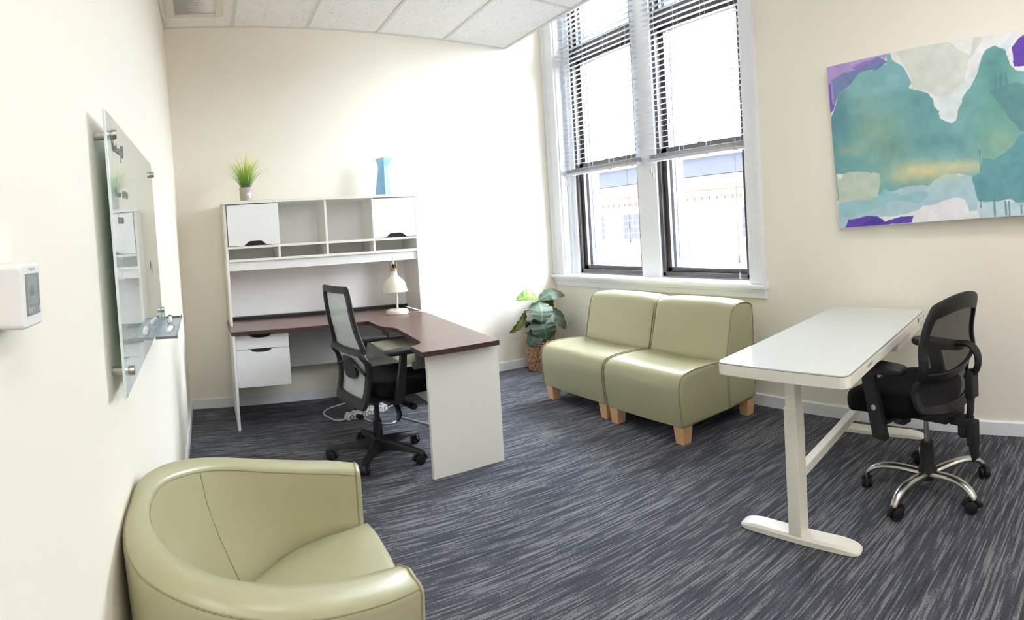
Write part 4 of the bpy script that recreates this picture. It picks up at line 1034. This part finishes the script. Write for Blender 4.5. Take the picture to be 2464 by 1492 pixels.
text('FLEXISPOT', 0.016, DK, sd, Matrix.Translation((-0.43, -D2 - 0.0006, ZT - 0.028)) @ FR)
m_ = MB(); m_.box((0.50, -D2 - 0.0008, ZT - 0.040), (0.53, -D2 + 0.001, ZT - 0.018)); m_.build('display_key', mat('dark_key', (52, 46, 38), 0.4), sd)
for k in range(4): MB().box((0.545 + k * 0.022, -D2 - 0.0007, ZT - 0.034), (0.558 + k * 0.022, -D2 + 0.001, ZT - 0.024)).build('control_key', mat('pale_key', (200, 194, 178), 0.5), sd)
MB().lathe([(0.0, -0.001), (0.008, -0.001), (0.008, 0.002), (0.0, 0.002)], 14, M=Matrix.Translation((0.655, -D2 - 0.0002, ZT - 0.029)) @ Matrix.Rotation(R(90), 4, 'X')).build('control_key', mat('grey_key', (140, 132, 112), 0.5), sd)
MB().tube(smooth_path([(0.60, 0.15, ZT - 0.06), (0.62, 0.10, 0.45), (0.60, 0.02, 0.30)], 5), 0.004, 6).build('motor_cable', mat('white_cable', (226, 226, 224), 0.5), sd)

# the long sides run slightly askew to the ends
for ch in sd.children:
    for v in ch.data.vertices:
        v.co.y *= 1.0 - 0.035 * (1 - (v.co.x + L2) / (2 * L2)); v.co.x += 0.11 * v.co.y

# ------------------------------------------------------------------ painting
PT = thing('abstract_painting', 'large abstract canvas in teal, purple and white on the window wall', 'painting', (W - 0.02, -3.07, 1.25))
PT.rotation_euler = (R(-2.7), 0, R(-1.6))
PW, PH = 1.52, 1.02
MB().box((-0.028, -PW, 0), (0.0, 0, PH), 0.003).build('canvas', mat('canvas_edge', (225, 225, 232), 0.7), PT)
def paint_mesh():
    nu, nv = 500, 336
    tl, bl, tr, br_ = np.array((130., 328.)), np.array((178., 1360.)), np.array((1343., 70.)), np.array((1343., 1288.))
    VIS = 1.147
    u = np.linspace(0, 1, nu + 1); v = np.linspace(0, 1, nv + 1)
    U, V = np.meshgrid(u, v)                        # v up
    s = U * PW / VIS                                # 0..1 over the part seen
    # position in the drawing frame of the picture
    s2 = s + 0.10 * s * (1 - s)
    top = tl[None, None, :] + (tr - tl)[None, None, :] * s2[..., None]; bot = bl[None, None, :] + (br_ - bl)[None, None, :] * s2[..., None]
    XY = top + (bot - top) * (1 - V)[..., None]
    rs = np.random.RandomState(3)
    def fbm(scale, oct_=4, seed=0):
        r_ = np.random.RandomState(seed); out = np.zeros_like(U); amp = 1.0; tot = 0
        for o in range(oct_):
            n = int(scale * 2 ** o) + 2; g = r_.rand(n + 2, n + 2)
            x = U * 1.5 * n / 1.6; y = V * n / 1.6; xi = np.minimum(x.astype(int), n); yi = np.minimum(y.astype(int), n); fx = x - xi; fy = y - yi
            fx = fx * fx * (3 - 2 * fx); fy = fy * fy * (3 - 2 * fy)
            g2 = lambda a, b: g[np.minimum(a, n + 1), np.minimum(b, n + 1)]
            out += amp * ((g2(yi, xi) * (1 - fx) + g2(yi, xi + 1) * fx) * (1 - fy) + (g2(yi + 1, xi) * (1 - fx) + g2(yi + 1, xi + 1) * fx) * fy); tot += amp; amp *= 0.55
        return out / tot - 0.5
    n1, n2 = fbm(10, 4, 1), fbm(10, 4, 2); n3 = fbm(4, 5, 3); n4 = fbm(30, 3, 4); n5 = fbm(3, 4, 5)
    X = XY[..., 0] + n1 * 36 + n4 * 16; Y = XY[..., 1] + n2 * 36 + n4[:, ::-1] * 16
    def inside(poly):
        m = np.zeros(U.shape, bool); k = len(poly)
        for i in range(k):
            x0, y0 = poly[i]; x1, y1 = poly[(i + 1) % k]
            if y0 == y1: continue
            c = ((Y < y0) != (Y < y1)) & (X < (x1 - x0) * (Y - y0) / (y1 - y0) + x0); m ^= c
        return m
    C = np.zeros(U.shape + (3,)); C[:] = (238, 238, 243)
    def lay(mask, col, a=1.0):
        w = (mask.astype(float) if mask.dtype == bool else mask)[..., None] * a; C[:] = C * (1 - w) + np.array(col, float) * w
    g = lambda cx, cy, rx, ry: np.exp(-(((X - cx) / rx) ** 2 + ((Y - cy) / ry) ** 2))
    E_ = 1900
    grey = [(640, 190), (1150, 100), (1180, 130), (1100, 260), (1060, 400), (1030, 480), (910, 515), (850, 475), (735, 465), (735, 350), (690, 290)]
    lay(inside(grey), (218, 224, 216)); lay(inside([(1000, 470), (1180, 250), (1343, 80), (1343, 130), (1180, 340), (1010, 660), (910, 640), (900, 520)]), (222, 234, 238))
    lay(inside([(985, 140), (1120, 110), (1110, 230), (1050, 200)]), (242, 242, 246))
    teal = [(150, 690), (180, 590), (215, 490), (300, 450), (360, 370), (400, 350), (470, 345), (500, 320), (580, 290), (590, 215), (605, 215), (622, 262), (690, 310), (725, 360), (735, 420), (720, 455), (850, 485), (865, 520), (860, 575), (900, 600), (910, 650), (970, 678), (1005, 660), (1030, 560), (1080, 450), (1140, 350), (1170, 250), (1200, 190), (1245, 160), (1285, 190), (1310, 290), (1343, 330), (1500, 330), (1700, 420), (E_, 520), (E_, 1190), (1110, 1180), (1075, 1035), (1000, 1010), (850, 1060), (700, 1180), (490, 1180), (300, 1180), (160, 1180)]
    tm = inside(teal)
    base = np.zeros_like(C); base[:] = (128, 180, 176)
    def mixb(w, col): w = np.clip(w, 0, 1)[..., None]; base[:] = base * (1 - w) + np.array(col, float) * w
    mixb(np.clip(n3 * 2.2 + 0.25, 0, 1), (150, 196, 190)); mixb(np.clip(n5 * 2.4, 0, 1), (104, 158, 160))
    mixb(g(480, 730, 200, 170) * 0.55, (160, 186, 150)); mixb(g(560, 850, 110, 90) * 0.6, (120, 158, 140)); mixb(g(800, 560, 170, 140) * 0.55, (92, 152, 152)); mixb(g(640, 380, 130, 90) * 0.7, (150, 198, 204))
    mixb(g(210, 640, 80, 200) * 0.7, (84, 138, 150)); mixb(g(280, 950, 140, 60) * 0.7, (112, 172, 166)); mixb(g(280, 855, 90, 40) * 0.7, (176, 190, 160)); mixb(g(900, 800, 220, 60) * 0.6, (96, 152, 150))
    mixb(g(1250, 560, 120, 320) * 0.8, (104, 164, 142)); mixb(g(1230, 800, 120, 110) * 0.75, (158, 190, 158)); mixb(g(1245, 300, 60, 160) * 0.7, (86, 146, 142))
    C[tm] = (base * np.array((0.93, 0.95, 0.99)))[tm]
    lay(inside([(150, 392), (330, 340), (470, 246), (520, 250), (592, 275), (500, 335), (400, 352), (360, 372), (300, 452), (215, 492), (180, 570), (152, 590)]), (92, 112, 166), 0.85)
    lay(inside([(110, 300), (470, 238), (590, 218), (578, 262), (500, 250), (450, 300), (330, 350), (155, 400), (165, 430), (175, 560), (185, 575), (140, 660), (110, 600)]), (176, 152, 212))
    lay(inside([(110, 440), (152, 420), (156, 560), (178, 568), (140, 655), (110, 600)]), (120, 88, 190)); lay(inside([(330, 330), (470, 255), (560, 262), (440, 310), (350, 345)]), (136, 112, 196), 0.8)
    lay(inside([(300, 270), (600, 215), (600, 225), (480, 262), (330, 312)]), (196, 178, 224), 0.7)
    lay(inside([(170, 1190), (420, 1165), (640, 1100), (800, 1085), (930, 1010), (1080, 1030), (1112, 1180), (1090, 1250), (1045, 1258), (1030, 1175), (980, 1160), (900, 1180), (740, 1240), (600, 1282), (380, 1292), (165, 1390)]), (176, 206, 218))
    lay(inside([(170, 1180), (420, 1170), (470, 1160), (520, 1100), (650, 1150), (820, 1120), (760, 1210), (600, 1180), (400, 1260), (170, 1300)]), (150, 196, 204), 0.8)
    lay(inside([(165, 1018), (320, 993), (482, 1000), (486, 1090), (470, 1160), (420, 1178), (170, 1195)]), (196, 210, 198)); lay(inside([(165, 1010), (215, 1010), (210, 1035), (190, 1042), (165, 1025)]), (240, 240, 240))
    lay(g(790, 990, 190, 66) * 0.95, (222, 212, 160)); lay(g(1020, 960, 150, 44) * 0.8, (214, 208, 166)); lay(g(640, 1035, 110, 40) * 0.6, (206, 206, 166))
    lay(inside([(1075, 1035), (1120, 995), (1135, 905), (1200, 915), (1290, 830), (1343, 740), (1500, 700), (E_, 760), (E_, 1220), (1310, 1225), (1275, 1170), (1200, 1192), (1110, 1182)]), (98, 154, 164), 0.92)
    lay(inside([(1190, 460), (1343, 405), (1600, 420), (1600, 700), (1343, 720), (1290, 640)]), (92, 140, 146), 0.85)
    lay(inside([(1112, 1185), (1343, 1200), (E_, 1230), (E_, 1340), (1100, 1320), (1095, 1255)]), (186, 214, 222), 0.8)
    lay(inside([(200, 1400), (250, 1298), (460, 1283), (512, 1320), (600, 1292), (705, 1276), (690, 1325), (500, 1342), (260, 1400)]), (84, 56, 160)); lay(inside([(340, 1340), (455, 1292), (500, 1325), (420, 1345)]), (66, 36, 140))
    lay(inside([(1328, 170), (1400, 90), (1440, 290), (1332, 305)]), (92, 56, 164))
    XX, YY = XY[..., 0], XY[..., 1]
    for x, a, b, w in ((1112, 1170, 1238, 4), (1185, 1170, 1295, 5), (1245, 1190, 1290, 5), (1263, 1190, 1290, 5), (1326, 1220, 1285, 5), (1122, 850, 1000, 4), (1233, 330, 440, 5), (1262, 320, 440, 6), (1292, 330, 430, 5)):
        lay((np.abs(XX - x) < w) & (YY > a) & (YY < b), (84, 136, 146), 0.75)
    C += (n4[..., None] * 22); C = np.clip(C, 0, 255) / 255
    Cl = np.where(C <= 0.04045, C / 12.92, ((C + 0.055) / 1.055) ** 2.4)
    vs = [(-0.0285, -PW * (0.002 + 0.996 * a), PH * (0.002 + 0.996 * b)) for b in v for a in u]
    fs = [(j * (nu + 1) + i, j * (nu + 1) + i + 1, (j + 1) * (nu + 1) + i + 1, (j + 1) * (nu + 1) + i) for j in range(nv) for i in range(nu)]
    m = bpy.data.materials.new('painted_print'); m.use_nodes = True; nt = m.node_tree; p = nt.nodes['Principled BSDF']; at = nt.nodes.new('ShaderNodeAttribute'); at.attribute_name = 'paint'
    nt.links.new(at.outputs['Color'], p.inputs['Base Color']); p.inputs['Roughness'].default_value = 0.6
    mb_ = MB(); mb_.v = vs; mb_.f = fs
    o = mb_.build('painted_face', m, PT, recalc=False)
    ca = o.data.color_attributes.new('paint', 'FLOAT_COLOR', 'POINT')
    ca.data.foreach_set('color', np.concatenate([Cl.reshape(-1, 3), np.ones((Cl.shape[0] * Cl.shape[1], 1))], 1).astype(np.float32).ravel())
paint_mesh()

# ------------------------------------------------------------------ glass board on the left wall
BY0, BY1, BZ0, BZ1, BR = -3.6428, -2.6559, 1.0549, 1.6364, 0.0379
by, bz = (BY0 + BY1) / 2, (BZ0 + BZ1) / 2
gb = thing('glass_board', 'frosted pale green glass writing board with handwriting on the left wall', 'whiteboard', (0.0370, by, bz))
gb.rotation_euler = (BR, 0, 0)
BW_, BH_ = (BY1 - BY0) / 2, (BZ1 - BZ0) / 2
lx_ = lambda z: -0.006 * (z + BH_) / (2 * BH_)
GB = mat('frosted_board_glass', (228, 246, 248), 0.02, var=0.006, vscale=2, spec=0.7, coat=1.0)
GB.node_tree.nodes['Principled BSDF'].inputs['Coat Roughness'].default_value = 0.01; GB.node_tree.nodes['Principled BSDF'].inputs['Coat IOR'].default_value = 1.6
bd = MB(); bd.box((0.0, -BW_, -BH_), (0.006, BW_, BH_), 0.0012); bd.v = [(x + lx_(z), y, z) for x, y, z in bd.v]; bd.build('glass_panel', GB, gb)
for y in (-BW_ + 0.05, BW_ - 0.05):
    for z in (-BH_ + 0.045, BH_ - 0.045):
        m_ = MB(); m_.lathe([(0.0, -0.030), (0.009, -0.030), (0.009, 0.004), (0.010, 0.005), (0.010, 0.013), (0.009, 0.015), (0.0, 0.015)], 18, M=Matrix.Translation((lx_(z) + 0.003, y, z)) @ Matrix.Rotation(R(90), 4, 'Y')); m_.build('standoff', CHROME, gb)
INK = mat('marker_ink', (128, 124, 120), 0.7, var=0.1, vscale=60)
def strokes(name, lines, y, z, w, h, r=0.00055):
    """hand-drawn strokes given in a unit box"""
    m_ = MB()
    for ln in lines:
        p = smooth_path([(lx_(z + v * h) + 0.0066, y + u * w, z + v * h) for u, v in ln], 3) if len(ln) > 2 else [(lx_(z + v * h) + 0.0066, y + u * w, z + v * h) for u, v in ln]
        m_.tube(p, r, 5)
    return m_.build(name, INK, gb)
GLY = {
 'W': ([[(0, 1), (.2, 0), (.5, .6), (.75, 0), (1, 1)]], 1.2, 1), 'o': ([[(.5, .55), (.1, .3), (.4, 0), (.85, .25), (.5, .55)]], .7, 1), 'r': ([[(.2, .55), (.2, 0)], [(.2, .35), (.5, .55), (.8, .5)]], .6, 1),
 'k': ([[(.1, .8), (.1, 0)], [(.8, .5), (.15, .25), (.8, 0)]], .7, 1), 'i': ([[(.5, .5), (.5, 0)]], .35, 1), 'n': ([[(.1, .5), (.1, 0)], [(.1, .4), (.5, .55), (.8, .35), (.8, 0)]], .75, 1),
 'g': ([[(.8, .5), (.3, .5), (.2, .1), (.75, .15), (.8, .5), (.8, -.4), (.4, -.5)]], .75, 1), '4': ([[(.2, .9), (.15, .4), (.8, .4)], [(.7, .9), (.8, -.1)]], .8, 1),
 '8': ([[(.5, .5), (.2, .75), (.5, 1), (.8, .75), (.5, .5), (.2, .2), (.5, 0), (.85, .2), (.5, .5)]], .8, 1), 'D': ([[(.15, 1), (.25, 0)], [(0, .95), (.5, 1), (.9, .5), (.6, .1), (.25, 0)]], .9, 1),
 '0': ([[(.5, .9), (.15, .5), (.5, 0), (.85, .4), (.5, .9)]], .75, 1), '1': ([[(.45, .9), (.5, 0)]], .45, 1), '#': ([[(.3, .8), (.3, 0)], [(.7, .8), (.7, 0)], [(0, .55), (1, .6)], [(0, .25), (1, .3)]], .9, 1),
 '5': ([[(.85, 1), (.25, .95), (.2, .55), (.7, .5), (.8, .15), (.2, 0)]], .75, 1), '6': ([[(.7, 1), (.2, .5), (.3, 0), (.8, .1), (.7, .45), (.25, .35)]], .75, 1), '3': ([[(.15, .95), (.75, .85), (.35, .5), (.8, .25), (.15, 0)]], .75, 1),
 '2': ([[(.15, .8), (.5, 1), (.75, .7), (.15, 0), (.9, .05)]], .75, 1), ' ': ([], .5, 1)}
def hand(name, s_, y, z, h, width, rise=0.0):
    tot = sum(GLY[c][1] for c in s_); k = width / tot; x = 0; L_ = []
    for c in s_:
        g_, a, _ = GLY[c]
        for ln in g_: L_.append([((x + u * a * 0.86) * k, v * h + rise * (x * k)) for u, v in ln])
        x += a
    return strokes(name, L_, y, z, 1, 1)
hand('handwriting', 'Working48', -BW_ + 0.052, 0.215, 0.028, 0.175, 0.02)
hand('handwriting', 'Door', -BW_ + 0.050, 0.118, 0.018, 0.092, 0.03)
hand('handwriting', '0114#', -BW_ + 0.158, 0.121, 0.018, 0.095, 0.03)
hand('handwriting', '563200', -BW_ + 0.062, 0.061, 0.014, 0.085, 0.03)
strokes('handwriting', [[(0.0, .8), (.2, .35)], [(.25, 1), (.5, .6), (.95, .62), (.9, .2), (.45, .0)]], 0.175, -0.096, 0.055, 0.045, 0.0007)
# clear marker tray fixed to the board
ACR = see_through('clear_acrylic', (205, 212, 216), (225, 235, 240), opacity=0.42, rough=0.15)
TY0, TY1, TZ = BW_ - 0.335, BW_ + 0.075, -BH_ - 0.004
m_ = MB(); m_.box((0.006, TY0, TZ - 0.004), (0.072, TY1, TZ), 0.001); m_.box((0.006, TY0, TZ), (0.010, TY1, TZ + 0.03), 0.001); m_.box((0.069, TY0, TZ), (0.072, TY1, TZ + 0.010), 0.001)
m_.build('marker_tray', ACR, gb)
for yy in (TY0 - 0.002, TY1): MB().box((0.008, yy, TZ - 0.004), (0.074, yy + 0.002, TZ + 0.004)).build('tray_end', mat('tray_edge', (110, 112, 116), 0.3), gb)
MW = Matrix.Translation(gb.location) @ gb.rotation_euler.to_matrix().to_4x4()
def marker(label, y0, x, capm, yaw):
    p = MW @ Vector((x, y0, TZ + 0.0105))
    t = thing('marker_pen', label, 'marker', p, rotz=yaw, group='marker pens on the glass board tray')
    M = Matrix.Rotation(R(-90), 4, 'X')
    MB().lathe([(0.0, 0.0), (0.006, 0.0), (0.009, 0.004), (0.009, 0.085), (0.0, 0.085)], 16, M=M).build('barrel', PLASTICW, t)
    MB().lathe([(0.0, 0.084), (0.0092, 0.084), (0.0095, 0.088), (0.0095, 0.125), (0.007, 0.128), (0.0, 0.128)], 16, M=M).build('cap', capm, t)
marker('white marker pen with black cap at the far end of the tray', TY1 - 0.155, 0.036, BLACK, R(3))
marker('white marker pen with grey end lying nearer on the clear tray', TY0 + 0.05, 0.040, mat('grey_cap', (150, 150, 154), 0.4), R(-4))

# ------------------------------------------------------------------ thermostat and outlet on the left wall
th = thing('thermostat', 'white wall thermostat with grey screen on the left wall', 'thermostat', (0.012, -4.209, 1.290))
m_ = MB(); m_.box((-0.004, -0.0335, -0.0335), (0.004, 0.0335, 0.0335), 0.003); m_.build('wall_plate', mat('plate_plastic', (214, 210, 202), 0.5), th)
m_ = MB(); m_.prism([(y, z) for y, z in rrect(0.066, 0.064, 0.006, 5)], 'x', 0.004, 0.030, 0.003, 3); m_.build('housing', PLASTICW, th)
MB().box((0.0298, -0.0205, -0.0200), (0.0306, 0.0235, 0.0215), 0.0003).build('screen_bezel', mat('bezel_grey', (128, 132, 136), 0.4), th)
MB().box((0.0304, -0.0175, -0.0090), (0.0309, 0.0180, 0.0195)).build('screen', mat('lcd_grey', (146, 156, 152), 0.25, var=0.05, vscale=60), th)
TXT = Matrix(((0, 0, 1, 0), (1, 0, 0, 0), (0, 1, 0, 0), (0, 0, 0, 1)))      # text facing +x, reading along +y
LCD = mat('lcd_digit', (104, 114, 116), 0.5, var=0)
text('68', 0.014, LCD, th, Matrix.Translation((0.0311, -0.002, 0.004)) @ TXT)
text('Honeywell', 0.0048, mat('grey_letter', (120, 120, 124), 0.5, var=0), th, Matrix.Translation((0.0303, 0.001, 0.0262)) @ TXT)
for k in range(5): MB().box((0.0304, -0.0180 + k * 0.0082, -0.0180), (0.0312, -0.0120 + k * 0.0082, -0.0120), 0.0004).build('button', mat('button_grey', (164, 166, 168), 0.5), th)
ol = thing('wall_outlet', 'cream power outlet low on the left wall by the back corner', 'outlet', (WX(0.31), -0.235, 0.31))
m_ = MB(); m_.prism(rrect(0.072, 0.115, 0.006, 4), 'x', -0.002, 0.005, 0.002); m_.build('plate', mat('outlet_plate', (232, 226, 212), 0.45), ol)
for z in (-0.02, 0.02):
    o = MB().prism(rrect(0.034, 0.028, 0.010, 4, 0, z), 'x', 0.004, 0.0065, 0.001).build('socket', mat('socket_plastic', (224, 218, 204), 0.4), ol)
    m_ = MB(); m_.box((0.0064, -0.008, z - 0.004), (0.007, -0.006, z + 0.005)); m_.box((0.0064, 0.006, z - 0.004), (0.007, 0.008, z + 0.005)); m_.build('slot', DARKREC, o)

# ------------------------------------------------------------------ power strip and cords under the desk
ps = thing('power_strip', 'white scalloped power strip with round outlets under the corner desk', 'power strip', (1.305, -0.60, 0.0), rotz=R(21))
rings = []
for q_ in range(85):
    x = -0.182 + 0.364 * q_ / 84
    e = min(1.0, 0.72 + 0.28 * math.sqrt(max(0.0, min(x + 0.182, 0.182 - x) / 0.02)))
    sc = 0.011 * abs(math.cos(math.pi * x / 0.052)) * e
    rings.append([(x, -0.034 * e, 0.001), (x, -0.0345 * e, 0.034 * e), (x, -0.026 * e, 0.043 * e), (x, 0.012 + sc * 0.6, 0.043 * e + sc), (x, 0.024 + sc * 0.8, 0.036 * e + sc), (x, 0.030 + sc * 0.5, 0.001)])
MB().loft(rings).build('strip_body', PLASTICW, ps)
MB().cyl((-0.183, -0.01, 0.021), (-0.21, -0.014, 0.016), 0.012, 0.006, 12).build('cord_grip', PLASTICW, ps)
RINGM = mat('outlet_ring', (88, 92, 110), 0.5)
for k in range(7):
    M = Matrix.Translation((-0.156 + k * 0.052, -0.0345, 0.021)) @ Matrix.Rotation(R(90), 4, 'X')
    o = MB().lathe([(0.0, 0.0), (0.018, 0.0), (0.018, 0.002), (0.0, 0.002)], 20, M=M).build('outlet_ring', RINGM if k > 1 else DARKREC, ps)
    MB().lathe([(0.0, 0.002), (0.013, 0.002), (0.013, 0.003), (0.0, 0.003)], 18, M=M).build('outlet_face', mat('outlet_face', (222, 224, 232), 0.4) if k != 1 else BLACK, o)
CW = mat('cord_white', (222, 222, 226), 0.5, var=0.02)
cord = MB().tube(smooth_path([(1.112, -0.686, 0.014), (1.06, -0.66, 0.007), (1.025, -0.56, 0.007), (1.01, -0.46, 0.007), (1.06, -0.36, 0.007), (1.16, -0.29, 0.007), (1.28, -0.245, 0.007), (1.40, -0.30, 0.007), (1.52, -0.26, 0.007), (1.62, -0.12, 0.007), (1.66, -0.05, 0.05)], 6), 0.0055, 8).build('power_cord', CW, ps, world=True)
ec = tag(MB().tube(smooth_path([(1.245, -0.700, 0.018), (1.275, -0.76, 0.007), (1.33, -0.86, 0.007), (1.40, -0.90, 0.007), (1.47, -0.84, 0.007), (1.50, -0.80, 0.007), (1.55, -0.90, 0.007), (1.60, -1.02, 0.007), (1.66, -1.16, 0.007)], 6), 0.0048, 8).build('extension_cord', CW), 'thin white cord snaking across the carpet behind the desk chair', 'cord')
MB().box((1.216, -0.722, 0.004), (1.255, -0.676, 0.034), 0.008).build('plug', BLACK, ec, label='black plug')
tag(MB().tube(smooth_path([(1.50, -0.52, 0.007), (1.55, -0.50, 0.02), (1.60, -0.50, 0.10), (1.625, -0.50, 0.26), (1.64, -0.45, 0.45)], 6), 0.0045, 8).build('hanging_cord', CW), 'white cord hanging down beside the desk return panel', 'cord')
